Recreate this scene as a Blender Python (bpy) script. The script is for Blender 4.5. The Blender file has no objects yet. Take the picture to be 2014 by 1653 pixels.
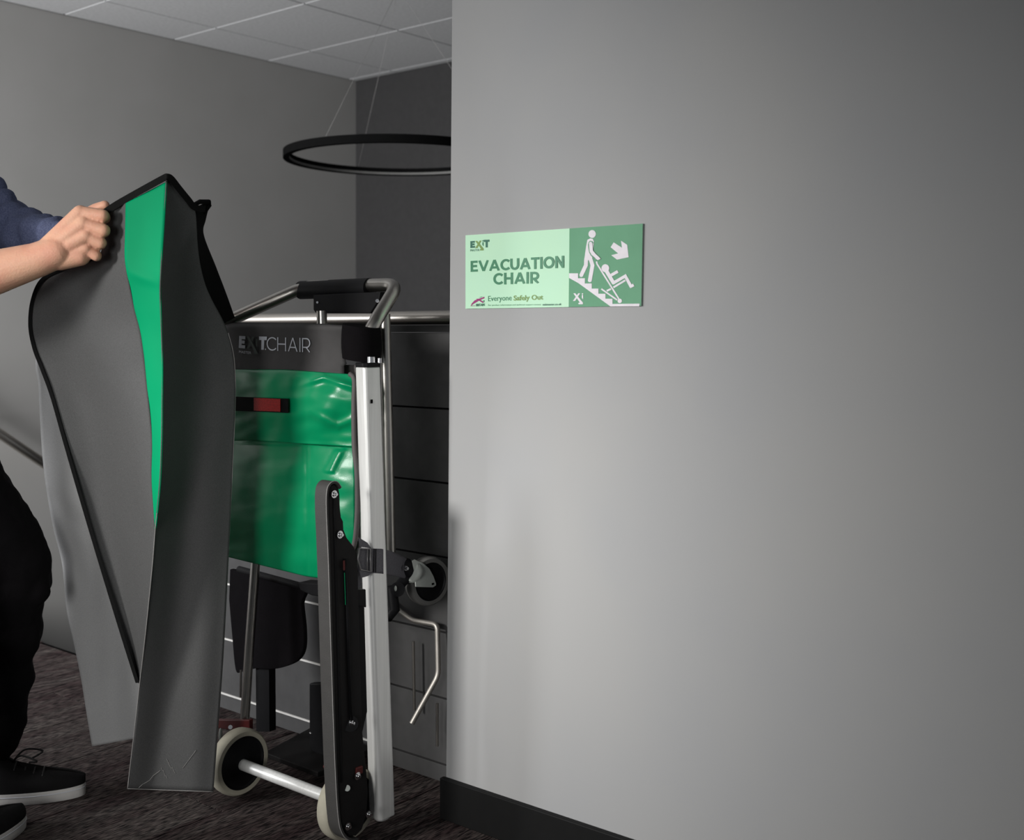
import bpy, math, random
from mathutils import Vector, Matrix, noise
random.seed(4)
sc = bpy.context.scene
COL = sc.collection

# ------------------------------------------------------------------ camera
F = 2270.0; CX = 1007.0; HY = 655.0; H = 1.05
RV = Vector((0.7720, 0.6357, 0.0)).normalized()
FV = Vector((-RV.y, RV.x, 0.0))
CAM = Vector((0, 0, H))
cd = bpy.data.cameras.new('camera'); cam = bpy.data.objects.new('camera', cd); COL.objects.link(cam)
cam.matrix_world = Matrix(((RV.x, 0, -FV.x, 0), (RV.y, 0, -FV.y, 0), (0, 1, 0, H), (0, 0, 0, 1)))
cd.sensor_fit = 'HORIZONTAL'; cd.sensor_width = 36.0; cd.lens = F / 2014 * 36.0
cd.shift_x = 0.0; cd.shift_y = -(826.5 - HY) / 2014.0
cd.clip_start = 0.02
cd.dof.use_dof = True; cd.dof.focus_distance = 2.5; cd.dof.aperture_fstop = 4.5
sc.camera = cam
# ------------------------------------------------------------------ world, lights, exposure
w = bpy.data.worlds.new('world'); sc.world = w; w.use_nodes = True
w.node_tree.nodes['Background'].inputs[0].default_value = (0.9, 0.95, 1.0, 1)
w.node_tree.nodes['Background'].inputs[1].default_value = 0.22
def area(name, loc, target, size, power, col=(1, 1, 1), sy=None, spread=180):
    l = bpy.data.lights.new(name, 'AREA'); l.energy = power; l.color = col; l.size = size
    if sy: l.shape = 'RECTANGLE'; l.size_y = sy
    l.spread = math.radians(spread)
    o = bpy.data.objects.new(name, l); COL.objects.link(o); o.location = loc
    o.rotation_euler = (Vector(target) - Vector(loc)).to_track_quat('-Z', 'Y').to_euler(); return o
area('assumed_key_light', (-2.25, -0.75, 1.45), (-1.53, 1.8, 0.66), 0.36, 6.3, (1.0, 0.985, 0.96), 0.36, spread=58)  # assumed key lamp, unseen at the left; lights the wall, chair and cover
area('fill_light', (-0.5, -1.7, 1.1), (-2.6, 1.6, 0.15), 1.0, 5.2, (1.0, 0.995, 0.98), 0.9, spread=58)  # added fill lamp behind the camera, lifts the cover, chair and floor
area('added_left_light', (-4.2, -0.7, 1.3), (-4.2, 2.5, 1.1), 1.2, 95, (0.97, 0.98, 1.0), 1.3, spread=110)  # added area lamp far left, no window built; brightens left wall and ceiling
sc.view_settings.view_transform = 'Standard'; sc.view_settings.look = 'None'
sc.view_settings.exposure = 0.0; sc.view_settings.gamma = 1.0
sc.view_settings.use_curve_mapping = False

# ------------------------------------------------------------------ point helpers (photo pixel -> place)
def ray(px, py): return FV + RV * ((px - CX) / F) + Vector((0, 0, -(py - HY) / F))
def WD(px, py, d): return CAM + ray(px, py) * d
def WX(px, py, X): r = ray(px, py); return CAM + r * (X / r.x)
def WY(px, py, Y): r = ray(px, py); return CAM + r * (Y / r.y)
def WZ(px, py, Z=0.0): r = ray(px, py); return CAM + r * ((Z - H) / r.z)
def V(r, d, z): return Vector((0, 0, z)) + RV * r + FV * d

# ------------------------------------------------------------------ materials
def mat(name, col, rough=0.6, metal=0.0, spec=0.5, col2=None, nscale=40, nstretch=(1, 1, 1), bump=0.0, bscale=200, ndetail=4, coat=0.0, sheen=0.0, sss=0.0, rvar=0.0, ncut=(0.35, 0.65)):
    m = bpy.data.materials.new(name); m.use_nodes = True
    nt = m.node_tree; b = nt.nodes['Principled BSDF']
    b.inputs['Base Color'].default_value = (*col, 1); b.inputs['Roughness'].default_value = rough
    b.inputs['Metallic'].default_value = metal; b.inputs['Specular IOR Level'].default_value = spec
    b.inputs['Coat Weight'].default_value = coat; b.inputs['Sheen Weight'].default_value = sheen
    b.inputs['Subsurface Weight'].default_value = sss
    if sss: b.inputs['Subsurface Radius'].default_value = (0.01, 0.004, 0.002); b.inputs['Subsurface Scale'].default_value = 1.0
    tc = nt.nodes.new('ShaderNodeTexCoord'); mp = nt.nodes.new('ShaderNodeMapping'); mp.inputs['Scale'].default_value = nstretch
    nt.links.new(tc.outputs['Object'], mp.inputs['Vector'])
    n = nt.nodes.new('ShaderNodeTexNoise'); n.inputs['Scale'].default_value = nscale; n.inputs['Detail'].default_value = ndetail
    nt.links.new(mp.outputs[0], n.inputs['Vector'])
    r = nt.nodes.new('ShaderNodeValToRGB'); r.color_ramp.elements[0].position = ncut[0]; r.color_ramp.elements[1].position = ncut[1]
    c2 = col2 if col2 else tuple(c * 0.9 for c in col)
    r.color_ramp.elements[0].color = (*c2, 1); r.color_ramp.elements[1].color = (*col, 1)
    nt.links.new(n.outputs['Fac'], r.inputs[0]); nt.links.new(r.outputs[0], b.inputs['Base Color'])
    if rvar:
        mr = nt.nodes.new('ShaderNodeMapRange'); mr.inputs[3].default_value = rough - rvar; mr.inputs[4].default_value = rough + rvar
        nt.links.new(n.outputs['Fac'], mr.inputs[0]); nt.links.new(mr.outputs[0], b.inputs['Roughness'])
    if bump:
        n2 = nt.nodes.new('ShaderNodeTexNoise'); n2.inputs['Scale'].default_value = bscale; n2.inputs['Detail'].default_value = 3
        nt.links.new(mp.outputs[0], n2.inputs['Vector'])
        bp = nt.nodes.new('ShaderNodeBump'); bp.inputs['Strength'].default_value = bump; bp.inputs['Distance'].default_value = 0.002
        nt.links.new(n2.outputs['Fac'], bp.inputs['Height']); nt.links.new(bp.outputs[0], b.inputs['Normal'])
    return m
M = {}
M['wall'] = mat('painted_wall', (0.45, 0.448, 0.443), 0.85, spec=0.2, col2=(0.43, 0.432, 0.436), nscale=3)
M['wallA'] = mat('grey_wall', (0.40, 0.39, 0.375), 0.9, spec=0.2, col2=(0.38, 0.372, 0.355), nscale=3)
M['wallB'] = mat('shaded_wall', (0.038, 0.037, 0.037), 0.9, spec=0.2)  # stairwell shade on the far wall put into its base colour
M['ceil'] = mat('ceiling_tile', (0.58, 0.58, 0.58), 0.95, spec=0.1, col2=(0.52, 0.52, 0.52), nscale=60)
M['ceilgap'] = mat('ceiling_grid', (0.10, 0.10, 0.10), 0.9)
M['black'] = mat('skirting_black', (0.009, 0.009, 0.009), 0.6, spec=0.2)
M['panel'] = mat('panel_grey', (0.075, 0.074, 0.074), 0.7, spec=0.12, bump=0.05)
M['gap'] = mat('gap_dark', (0.006, 0.006, 0.006), 0.9, spec=0.0)
M['trim'] = mat('lit_joint_steel', (0.80, 0.78, 0.74), 0.45, metal=0.2)
M['steel'] = mat('brushed_steel', (0.50, 0.47, 0.43), 0.33, metal=1.0, nscale=120, nstretch=(1, 1, 30), rvar=0.05)
M['chrome'] = mat('chrome', (0.75, 0.75, 0.76), 0.16, metal=1.0)
M['tube'] = mat('satin_tube', (0.48, 0.46, 0.43), 0.30, metal=1.0)
M['satin'] = mat('satin_reflection', (0.5, 0.47, 0.43), 0.5, metal=0.9)
M['alu'] = mat('anodised_aluminium', (0.86, 0.86, 0.84), 0.38, metal=0.35, nscale=160, nstretch=(1, 1, 0.02), col2=(0.78, 0.78, 0.76))
M['plastic'] = mat('black_plastic', (0.009, 0.009, 0.010), 0.5, spec=0.12)
M['hook'] = mat('black_webbing', (0.007, 0.006, 0.007), 0.9, spec=0.05, bump=0.6, bscale=900)
M['plate'] = mat('powder_black', (0.014, 0.013, 0.013), 0.6, spec=0.14, bump=0.2, bscale=500)
M['belt'] = mat('belt_grey', (0.05, 0.048, 0.046), 0.7, spec=0.3, bump=0.4, bscale=600)
M['beltedge'] = mat('belt_edge', (0.30, 0.29, 0.28), 0.6)
M['tyre'] = mat('beige_rubber', (0.40, 0.375, 0.30), 0.75, spec=0.3)
M['tyre2'] = mat('grey_rubber', (0.16, 0.158, 0.15), 0.75, spec=0.3)
M['red'] = mat('red_paint', (0.09, 0.008, 0.007), 0.55)
M['redlabel'] = mat('red_label', (0.42, 0.02, 0.015), 0.5, col2=(0.22, 0.01, 0.01), nscale=300)
M['green'] = mat('green_vinyl', (0.0, 0.26, 0.10), 0.30, spec=0.5, col2=(0.0, 0.25, 0.10), nscale=8, bump=0.12, bscale=600)
M['stripe'] = mat('green_stripe', (0.002, 0.31, 0.13), 0.55, spec=0.05, col2=(0.002, 0.30, 0.125), nscale=8)
M['cloth'] = mat('grey_cover_cloth', (0.100, 0.100, 0.100), 0.68, spec=0.25, col2=(0.08, 0.08, 0.08), nscale=500, bump=0.25, bscale=900)
M['cloth_in'] = mat('cover_lining', (0.34, 0.34, 0.34), 0.75, spec=0.3, col2=(0.30, 0.30, 0.30), nscale=500, bump=0.2, bscale=900)
M['binding'] = mat('black_binding', (0.008, 0.008, 0.008), 0.8, spec=0.15, bump=0.3, bscale=700)
M['roll'] = mat('dark_pad_cloth', (0.065, 0.062, 0.062), 0.7, spec=0.3, bump=0.4, bscale=900)
M['piping'] = mat('grey_piping', (0.10, 0.09, 0.088), 0.7)
M['web'] = mat('grey_webbing', (0.13, 0.125, 0.14), 0.6, bump=0.5, bscale=700, col2=(0.09, 0.088, 0.10), nscale=400)
M['buckle'] = mat('buckle_steel', (0.30, 0.29, 0.29), 0.4, metal=0.7)
M['zinc'] = mat('zinc_plate', (0.55, 0.58, 0.54), 0.5, metal=0.1)
M['print'] = mat('print_grey', (0.62, 0.64, 0.70), 0.5)
M['x_dark'] = mat('print_dark_green', (0.04, 0.062, 0.05), 0.6)
M['skin'] = mat('skin', (0.86, 0.50, 0.34), 0.5, spec=0.3, col2=(0.80, 0.40, 0.28), nscale=22, bump=0.25, bscale=260, sss=0.12)
M['shirt'] = mat('blue_knit', (0.17, 0.20, 0.33), 0.85, spec=0.15, col2=(0.11, 0.13, 0.24), nscale=300, bump=0.5, bscale=500)
M['trouser'] = mat('black_trousers', (0.008, 0.007, 0.008), 0.9, spec=0.1, bump=0.3, bscale=400)
M['shoe'] = mat('black_canvas', (0.008, 0.0075, 0.008), 0.8, spec=0.15, bump=0.4, bscale=600)
M['sole'] = mat('white_sole', (0.62, 0.60, 0.58), 0.5, spec=0.4)
M['lace'] = mat('black_lace', (0.014, 0.013, 0.013), 0.6)
M['hair'] = mat('brown_hair', (0.05, 0.03, 0.02), 0.6, bump=0.8, bscale=300)
M['eye'] = mat('eye_white', (0.7, 0.68, 0.65), 0.2)
M['iris'] = mat('eye_iris', (0.05, 0.04, 0.03), 0.2)
M['s_pale'] = mat('sign_pale_green', (0.60, 0.93, 0.65), 0.6, col2=(0.58, 0.92, 0.67), nscale=6)
M['s_green'] = mat('sign_green', (0.13, 0.38, 0.21), 0.6, col2=(0.115, 0.35, 0.19), nscale=14)
M['s_dark'] = mat('sign_letter_green', (0.06, 0.27, 0.14), 0.5)
M['s_deep'] = mat('sign_deep_green', (0.035, 0.18, 0.115), 0.5)
M['s_olive'] = mat('sign_olive', (0.23, 0.38, 0.10), 0.5)
M['s_white'] = mat('sign_white', (0.88, 0.83, 0.88), 0.5)
M['s_pink'] = mat('sign_magenta', (0.38, 0.03, 0.2), 0.5)
M['s_side'] = mat('sign_edge', (0.45, 0.55, 0.48), 0.5)

# carpet: each plank object shifts the noise by its own random
def carpet():
    m = bpy.data.materials.new('carpet_plank'); m.use_nodes = True; nt = m.node_tree; b = nt.nodes['Principled BSDF']
    b.inputs['Roughness'].default_value = 0.95; b.inputs['Specular IOR Level'].default_value = 0.08
    tc = nt.nodes.new('ShaderNodeTexCoord'); oi = nt.nodes.new('ShaderNodeObjectInfo')
    ad = nt.nodes.new('ShaderNodeVectorMath'); ad.operation = 'ADD'
    ml = nt.nodes.new('ShaderNodeVectorMath'); ml.operation = 'SCALE'; ml.inputs[0].default_value = (7, 13, 3)
    nt.links.new(oi.outputs['Random'], ml.inputs['Scale'])
    nt.links.new(tc.outputs['Object'], ad.inputs[0]); nt.links.new(ml.outputs[0], ad.inputs[1])
    mp = nt.nodes.new('ShaderNodeMapping'); mp.inputs['Scale'].default_value = (1, 0.12, 1); nt.links.new(ad.outputs[0], mp.inputs[0])
    n1 = nt.nodes.new('ShaderNodeTexNoise'); n1.inputs['Scale'].default_value = 330; n1.inputs['Detail'].default_value = 3; nt.links.new(mp.outputs[0], n1.inputs[0])
    n2 = nt.nodes.new('ShaderNodeTexNoise'); n2.inputs['Scale'].default_value = 26; n2.inputs['Detail'].default_value = 6; nt.links.new(mp.outputs[0], n2.inputs[0])
    n3 = nt.nodes.new('ShaderNodeTexNoise'); n3.inputs['Scale'].default_value = 9; nt.links.new(ad.outputs[0], n3.inputs[0])
    r1 = nt.nodes.new('ShaderNodeValToRGB'); e = r1.color_ramp.elements; e[0].position = .38; e[1].position = .66
    e[0].color = (0.011, 0.010, 0.0105, 1); e[1].color = (0.12, 0.105, 0.10, 1)
    nt.links.new(n1.outputs[0], r1.inputs[0])
    r2 = nt.nodes.new('ShaderNodeValToRGB'); e = r2.color_ramp.elements; e[0].position = .35; e[1].position = .68
    e[0].color = (0.55, 0.42, 0.44, 1); e[1].color = (1.15, 1.12, 1.08, 1)
    nt.links.new(n2.outputs[0], r2.inputs[0])
    mx = nt.nodes.new('ShaderNodeMix'); mx.data_type = 'RGBA'; mx.blend_type = 'MULTIPLY'; mx.inputs[0].default_value = 1
    nt.links.new(r1.outputs[0], mx.inputs[6]); nt.links.new(r2.outputs[0], mx.inputs[7]); nt.links.new(mx.outputs[2], b.inputs['Base Color'])
    bp = nt.nodes.new('ShaderNodeBump'); bp.inputs['Strength'].default_value = 0.9; bp.inputs['Distance'].default_value = 0.003
    nt.links.new(n1.outputs[0], bp.inputs['Height']); nt.links.new(bp.outputs[0], b.inputs['Normal'])
    return m
M['carpet'] = carpet()

# ------------------------------------------------------------------ mesh helpers
class MB:
    def __init__(s): s.v = []; s.f = []
    def add(s, vs, fs):
        k = len(s.v); s.v += [Vector(v) for v in vs]; s.f += [tuple(i + k for i in f) for f in fs]; return s
    def box(s, a, b):
        x0, y0, z0 = a; x1, y1, z1 = b
        return s.add([(x0, y0, z0), (x1, y0, z0), (x1, y1, z0), (x0, y1, z0), (x0, y0, z1), (x1, y0, z1), (x1, y1, z1), (x0, y1, z1)],
                     [(0, 3, 2, 1), (4, 5, 6, 7), (0, 1, 5, 4), (1, 2, 6, 5), (2, 3, 7, 6), (3, 0, 4, 7)])
    def prism(s, poly, ext):
        ext = Vector(ext); n = len(poly); p = [Vector(q) for q in poly]
        nr = Vector((0, 0, 0))
        for i in range(n): nr += p[i].cross(p[(i + 1) % n])
        if nr.dot(ext) > 0: p = p[::-1]
        vs = p + [q + ext for q in p]
        return s.add(vs, [tuple(range(n)), tuple(range(2 * n - 1, n - 1, -1))] + [(i, i + n, (i + 1) % n + n, (i + 1) % n) for i in range(n)])
    def tube(s, pts, rad, n=14, closed=False, caps=True):
        pts = [Vector(p) for p in pts]; m = len(pts); rs = rad if isinstance(rad, (list, tuple)) else [rad] * m
        rings = []; t0 = None; up = None
        for i in range(m):
            a = pts[(i - 1) % m] if (i > 0 or closed) else pts[i]; b = pts[(i + 1) % m] if (i < m - 1 or closed) else pts[i]
            t = (b - a).normalized()
            if up is None:
                up = t.orthogonal().normalized()
            else: up = (up - t * up.dot(t)).normalized()
            sd = t.cross(up)
            rings.append([pts[i] + (up * math.cos(2 * math.pi * k / n) + sd * math.sin(2 * math.pi * k / n)) * rs[i] for k in range(n)])
        vs = [v for r in rings for v in r]; fs = []
        for i in range(m if closed else m - 1):
            j = (i + 1) % m
            for k in range(n): fs.append((i * n + k, i * n + (k + 1) % n, j * n + (k + 1) % n, j * n + k))
        if not closed and caps: fs += [tuple(range(n))[::-1], tuple((m - 1) * n + k for k in range(n))]
        return s.add(vs, fs)
    def lathe(s, c, axis, prof, n=40):
        """prof: (offset along axis, radius) closed ring profile or open with caps when radius 0"""
        c = Vector(c); ax = Vector(axis).normalized(); u = ax.orthogonal().normalized(); v = ax.cross(u)
        vs = []; m = len(prof)
        for o, r in prof:
            for k in range(n): vs.append(c + ax * o + (u * math.cos(2 * math.pi * k / n) + v * math.sin(2 * math.pi * k / n)) * max(r, 1e-5))
        fs = []
        for i in range(m - 1):
            for k in range(n): fs.append((i * n + k, i * n + (k + 1) % n, (i + 1) * n + (k + 1) % n, (i + 1) * n + k))
        return s.add(vs, fs)
    def cyl(s, a, b, r, n=20): return s.tube([a, b], r, n)
    def capsule(s, a, ra, b, rb, n=28):
        a = Vector(a); b = Vector(b); t = b - a
        if t.length < 1e-6: t = Vector((0, 0, 1e-4)); b = a + t
        L = t.length; ax = t / L; prof = []
        for i in range(0, 6): th = math.pi / 2 * (1 - i / 5); prof.append((-math.sin(th) * ra, math.cos(th) * ra))
        for i in range(0, 6): th = math.pi / 2 * (i / 5); prof.append((L + math.sin(th) * rb, math.cos(th) * rb))
        return s.lathe(a, ax, prof, n)
    def ellip(s, c, sx, sy, sz, ux=None, uy=None, uz=None, n=24, m=14):
        c = Vector(c); ux = ux or Vector((1, 0, 0)); uy = uy or Vector((0, 1, 0)); uz = uz or Vector((0, 0, 1))
        vs = []; fs = []
        for i in range(m + 1):
            th = math.pi * i / m; r = max(math.sin(th), 1e-4)
            for k in range(n):
                ph = 2 * math.pi * k / n
                vs.append(c + ux * (sx * r * math.cos(ph)) + uy * (sy * r * math.sin(ph)) + uz * (sz * math.cos(th)))
        for i in range(m):
            for k in range(n): fs.append((i * n + k, (i + 1) * n + k, (i + 1) * n + (k + 1) % n, i * n + (k + 1) % n))
        return s.add(vs, fs)
    def grid(s, rows):
        m = len(rows); n = len(rows[0]); vs = [p for r in rows for p in r]
        return s.add(vs, [(i * n + k, i * n + k + 1, (i + 1) * n + k + 1, (i + 1) * n + k) for i in range(m - 1) for k in range(n - 1)])

def origin(o):
    p = Vector(o.location); q = o.parent
    while q: p += Vector(q.location); q = q.parent
    return p
def mk(name, mb, m, parent=None, smooth=False, bevel=0, at=None, subsurf=0, mods=(), label=None, auto=None):
    me = bpy.data.meshes.new(name); base = origin(parent) if parent else Vector((0, 0, 0))
    if at is None:
        if mb.v:
            lo = Vector((min(v.x for v in mb.v), min(v.y for v in mb.v), min(v.z for v in mb.v))); hi = Vector((max(v.x for v in mb.v), max(v.y for v in mb.v), max(v.z for v in mb.v)))
            at = Vector(((lo.x + hi.x) / 2, (lo.y + hi.y) / 2, lo.z))
    at = Vector(at)
    me.from_pydata([tuple(v - at) for v in mb.v], [], mb.f); me.update()
    if smooth:
        for p in me.polygons: p.use_smooth = True
        if auto is not None:
            me.set_sharp_from_angle(angle=math.radians(auto))
    o = bpy.data.objects.new(name, me); COL.objects.link(o); o.location = at - base
    if parent: o.parent = parent
    me.materials.append(M[m] if isinstance(m, str) else m)
    for kind, kw in mods:
        md = o.modifiers.new(kind.lower(), kind)
        for k, v in kw.items(): setattr(md, k, v)
    if bevel:
        b = o.modifiers.new('bevel', 'BEVEL'); b.width = bevel; b.segments = 2; b.limit_method = 'ANGLE'; b.angle_limit = math.radians(40)
    if subsurf:
        b = o.modifiers.new('subsurf', 'SUBSURF'); b.levels = subsurf; b.render_levels = subsurf
    if label: o['label'] = label
    return o
def tag(o, label=None, cat=None, group=None, kind=None):
    if label: o['label'] = label
    if cat: o['category'] = cat
    if group: o['group'] = group
    if kind: o['kind'] = kind
    return o
def thing(name, label, cat, loc, group=None):
    o = bpy.data.objects.new(name, None); COL.objects.link(o); o.location = loc; o.empty_display_size = 0.05
    return tag(o, label, cat, group)
def struct(name, mb, m, label, cat, parent=None, **kw):
    o = mk(name, mb, m, parent, **kw)
    return tag(o, label, cat, kind='structure')
def catmull(pts, n):
    """resample a polyline of equal-length tuples with Catmull-Rom, n samples"""
    out = []; m = len(pts) - 1
    for i in range(n):
        t = i / (n - 1) * m; k = min(int(t), m - 1); u = t - k
        p0 = pts[max(k - 1, 0)]; p1 = pts[k]; p2 = pts[k + 1]; p3 = pts[min(k + 2, m)]
        out.append(tuple(0.5 * (2 * b + (c - a) * u + (2 * a - 5 * b + 4 * c - d) * u * u + (-a + 3 * b - 3 * c + d) * u ** 3) for a, b, c, d in zip(p0, p1, p2, p3)))
    return out
def bend(pts, r, seg=8):
    """round the corners of a polyline"""
    pts = [Vector(p) for p in pts]; out = [pts[0]]
    for i in range(1, len(pts) - 1):
        a, b, c = pts[i - 1], pts[i], pts[i + 1]
        u = (a - b).normalized(); v = (c - b).normalized(); L = min(r, (a - b).length * .49, (c - b).length * .49)
        for k in range(seg + 1):
            t = k / seg; out.append((b + u * L) * (1 - t) ** 2 + b * 2 * t * (1 - t) + (b + v * L) * t * t)
    return out + [pts[-1]]

# ================================================================== STRUCTURE
XA = -4.92; YB = 4.56; YW = 1.84; CZ = 2.50; YBAL = 1.97
WE = -1.683      # left end of the front wall
# front wall (end edge leans very slightly, as in the photograph)
zt = CZ
pb = WY(877.5, 1555, YW).x; pt = WY(889.5, 0, YW).x
zb0 = WY(877.5, 1555, YW).z; zt0 = WY(889.5, 0, YW).z
xe0 = pb + (pt - pb) * (0 - zb0) / (zt0 - zb0); xe1 = pb + (pt - pb) * (CZ - zb0) / (zt0 - zb0)
mb = MB().prism([(xe0, YW, 0), (2.6, YW, 0), (2.6, YW, CZ), (xe1, YW, CZ)], (0, 0.115, 0))
struct('wall_right', mb, 'wall', 'broad pale grey wall in front, carrying the green evacuation sign', 'wall')
mb = MB().box((xe0 - 0.006, YW - 0.014, 0), (2.6, YW, 0.088))
struct('baseboard_right', mb, 'black', 'black skirting board along the foot of the pale grey wall', 'skirting board', bevel=0.002)
struct('wall_left', MB().box((XA - 0.12, -3.0, -2.4), (XA, YB, CZ)), 'wallA', 'mid grey stairwell wall at the left, behind the person and the cover', 'wall')
struct('wall_back', MB().box((XA - 0.12, YB, -2.4), (2.6, YB + 0.12, CZ)), 'wallB', 'far wall of the stairwell behind the ring lamp, shade put into its colour', 'wall')

# ceiling: soffit + single tiles
ceil = struct('ceiling', MB().box((XA - 0.12, -3.0, CZ + 0.012), (2.6, YB + 0.12, CZ + 0.10)), 'ceilgap', 'suspended ceiling of pale grey square tiles', 'ceiling')
xs = [XA] + [-4.58 + 0.64 * k for k in range(0, 11)]; ys = [2.18, 2.76, 3.34, 3.92, 4.50, YB]; ys = [-0.14 + 0.58 * k for k in range(0, 9)] + [YB]
tile_mesh = {}
for i in range(len(xs) - 1):
    for j in range(len(ys) - 1):
        wx = xs[i + 1] - xs[i]; wy = ys[j + 1] - ys[j]
        if xs[i] > 0.6: continue
        key = (round(wx, 3), round(wy, 3)); g = 0.004
        t = MB().box((xs[i] + g, ys[j] + g, CZ), (xs[i + 1] - g, ys[j + 1] - g, CZ + 0.012))
        if key in tile_mesh:
            src = tile_mesh[key]; o = src.copy(); COL.objects.link(o); o.parent = ceil
            o.location = Vector(((xs[i] + xs[i + 1]) / 2, (ys[j] + ys[j + 1]) / 2, CZ)) - origin(ceil)
        else:
            o = mk('ceiling_tile', t, 'ceil', ceil, bevel=0.002); tile_mesh[key] = o

# floor: slab + carpet planks
fl = struct('floor', MB().box((XA, -1.6, -0.16), (2.6, YBAL + 0.05, -0.006)), 'gap', 'dark brown and grey carpet floor of narrow planks', 'floor')
pw = 0.27
for k in range(-6, 11):
    x1 = -2.099 - pw * k; x0 = x1 - pw
    if x0 < XA: x0 = XA + 0.001
    if x1 <= XA: continue
    off = [0.0, 0.55, 0.25, 0.8][k % 4]
    y = -1.55 - off + 0.1
    while y < YBAL + 0.045:
        a = max(y, -1.55); b = min(y + 1.0, YBAL + 0.045); y += 1.0
        if b - a < 0.03: continue
        mk('carpet_plank', MB().box((x0 + 0.0018, a + 0.0018, -0.006), (x1 - 0.0018, b - 0.0018, random.uniform(-0.0007, 0))), 'carpet', fl)

# stairs going down behind the landing
st = thing('staircase', 'carpeted stairs dropping away behind the landing along the grey wall', 'stairs', (-3.98, YBAL + 0.05, -0.17))
st['kind'] = 'structure'
for k in range(1, 11):
    y0 = YBAL + 0.05 + 0.236 * (k - 1)
    mk('step', MB().box((XA + 0.025, y0, -0.17 * k - 0.17), (-3.05, min(y0 + 0.236, YB - 0.001), -0.17 * k)), 'panel', st)
struct('lower_floor', MB().box((XA, YBAL + 0.05, -2.4), (2.6, YB, -2.3)), 'black', 'dark floor at the bottom of the stairwell', 'floor')
def zs(y): return -0.2956 - 0.722 * (y - 2.589)
y0, y1 = 2.03, 4.5
struct('baseboard_left', MB().prism([(XA, y0, zs(y0)), (XA, y1, zs(y1)), (XA, y1, zs(y1) - 0.3), (XA, y0, zs(y0) - 0.3)], (0.018, 0, 0)), 'black', 'black sloping skirting following the stairs down the grey wall', 'skirting board')
# wall handrail of the stairs
hr = thing('stair_handrail', 'brown metal handrail sloping down the grey wall at the left', 'handrail', (XA + 0.07, 2.2, 0.5))
def zh(y): return 0.515 - 0.722 * (y - 2.568)
mk('rail', MB().tube([(XA + 0.07, y, zh(y)) for y in (2.0, 2.6, 3.4, 4.2)], 0.021), 'steel', hr, smooth=True)
for y in (2.25, 3.3, 4.0):
    mk('bracket', MB().tube(bend([(XA + 0.07, y, zh(y) - 0.018), (XA + 0.07, y, zh(y) - 0.06), (XA, y, zh(y) - 0.06)], 0.02), 0.007), 'steel', hr, smooth=True)

# balustrade
bal = thing('balustrade', 'dark grey panelled balustrade with brushed steel top rail behind the chair', 'balustrade', (-2.35, YBAL, 0))
BX0, BX1 = -3.0, -1.2
joints = [0.0, 0.044, 0.198, 0.352, 0.527, 0.700, 0.873, 1.052]
for a, b in zip(joints[:-1], joints[1:]):
    mk('panel', MB().box((BX0, YBAL + 0.004, a + 0.0022), (BX1, YBAL + 0.03, b - 0.0022)), 'panel', bal, bevel=0.001)
for z in joints[1:4]:
    mk('joint_strip', MB().box((BX0, YBAL + 0.0015, z - 0.0024), (-2.06, YBAL + 0.02, z + 0.0022)), 'trim', bal, label='metal strip with its glint put into a pale colour')  # only the lit run of each joint; the glint is its pale colour
mk('backing_board', MB().box((BX0, YBAL + 0.03, 0.0), (BX1, YBAL + 0.045, 1.05)), 'gap', bal)
mk('top_cap', MB().box((BX0, YBAL - 0.006, 1.052), (BX1, YBAL + 0.046, 1.068)), 'black', bal)
mk('hand_rail', MB().tube([(BX0, YBAL + 0.012, 1.086), (BX1, YBAL + 0.012, 1.086)], 0.0165, 24), 'steel', bal, smooth=True, auto=50, label='brushed steel top rail')

# reflection in the balustrade panels, modelled as solid tubes
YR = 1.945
rl = thing('panel_reflection', 'reflection of bent steel tube in the dark panels beside wall end, built as tubes', 'rail', WY(862, 1470, YR))
mk('reflected_tube', MB().tube(bend([WY(770, 1190, YR), WY(812, 1221, YR), WY(860, 1229, YR), WY(862, 1329, YR - 0.01), WY(810, 1424, YR - 0.07)], 0.014), 0.0062, 16), 'satin', rl, smooth=True, auto=60)
mk('reflected_rod', MB().tube([WY(813, 1262, YR), WY(815, 1398, YR)], 0.0035, 10), 'steel', rl, smooth=True, auto=60)
mk('reflected_rod', MB().tube([WY(860, 1384, YR), WY(860, 1468, YR)], 0.0035, 10), 'steel', rl, smooth=True, auto=60)

# ring pendant lamp
dC = 4.8; rc = WD(783, 655, dC); rz = H + 0.1535 * dC - 0.005; RR = 0.0955 * dC
ring = thing('ring_lamp', 'thin black ring pendant lamp hanging in the stairwell', 'pendant lamp', (rc.x, rc.y, rz))
n = 96
prof = [(0.012, 0.016), (0.012, -0.016), (-0.012, -0.016), (-0.012, 0.016)]
vs = []; fs = []
for i in range(n):
    a = 2 * math.pi * i / n
    for q, z in prof: vs.append((rc.x + (RR + q) * math.cos(a), rc.y + (RR + q) * math.sin(a), rz + z))
for i in range(n):
    j = (i + 1) % n
    for k in range(4): l = (k + 1) % 4; fs.append((i * 4 + k, j * 4 + k, j * 4 + l, i * 4 + l))
mk('ring_body', MB().add(vs, fs), 'gap', ring, smooth=True, auto=40)
vs = []; fs = []
for i in range(n):
    a = 2 * math.pi * i / n
    for q, z in ((-0.0125, -0.013), (-0.0125, -0.003), (-0.0145, -0.003), (-0.0145, -0.013)): vs.append((rc.x + (RR + q) * math.cos(a), rc.y + (RR + q) * math.sin(a), rz + z))
for i in range(n):
    j = (i + 1) % n
    for k in range(4): l = (k + 1) % 4; fs.append((i * 4 + k, i * 4 + l, j * 4 + l, j * 4 + k))
mk('diffuser', MB().add(vs, fs), 'tyre2', ring, smooth=True, auto=40)
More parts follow.
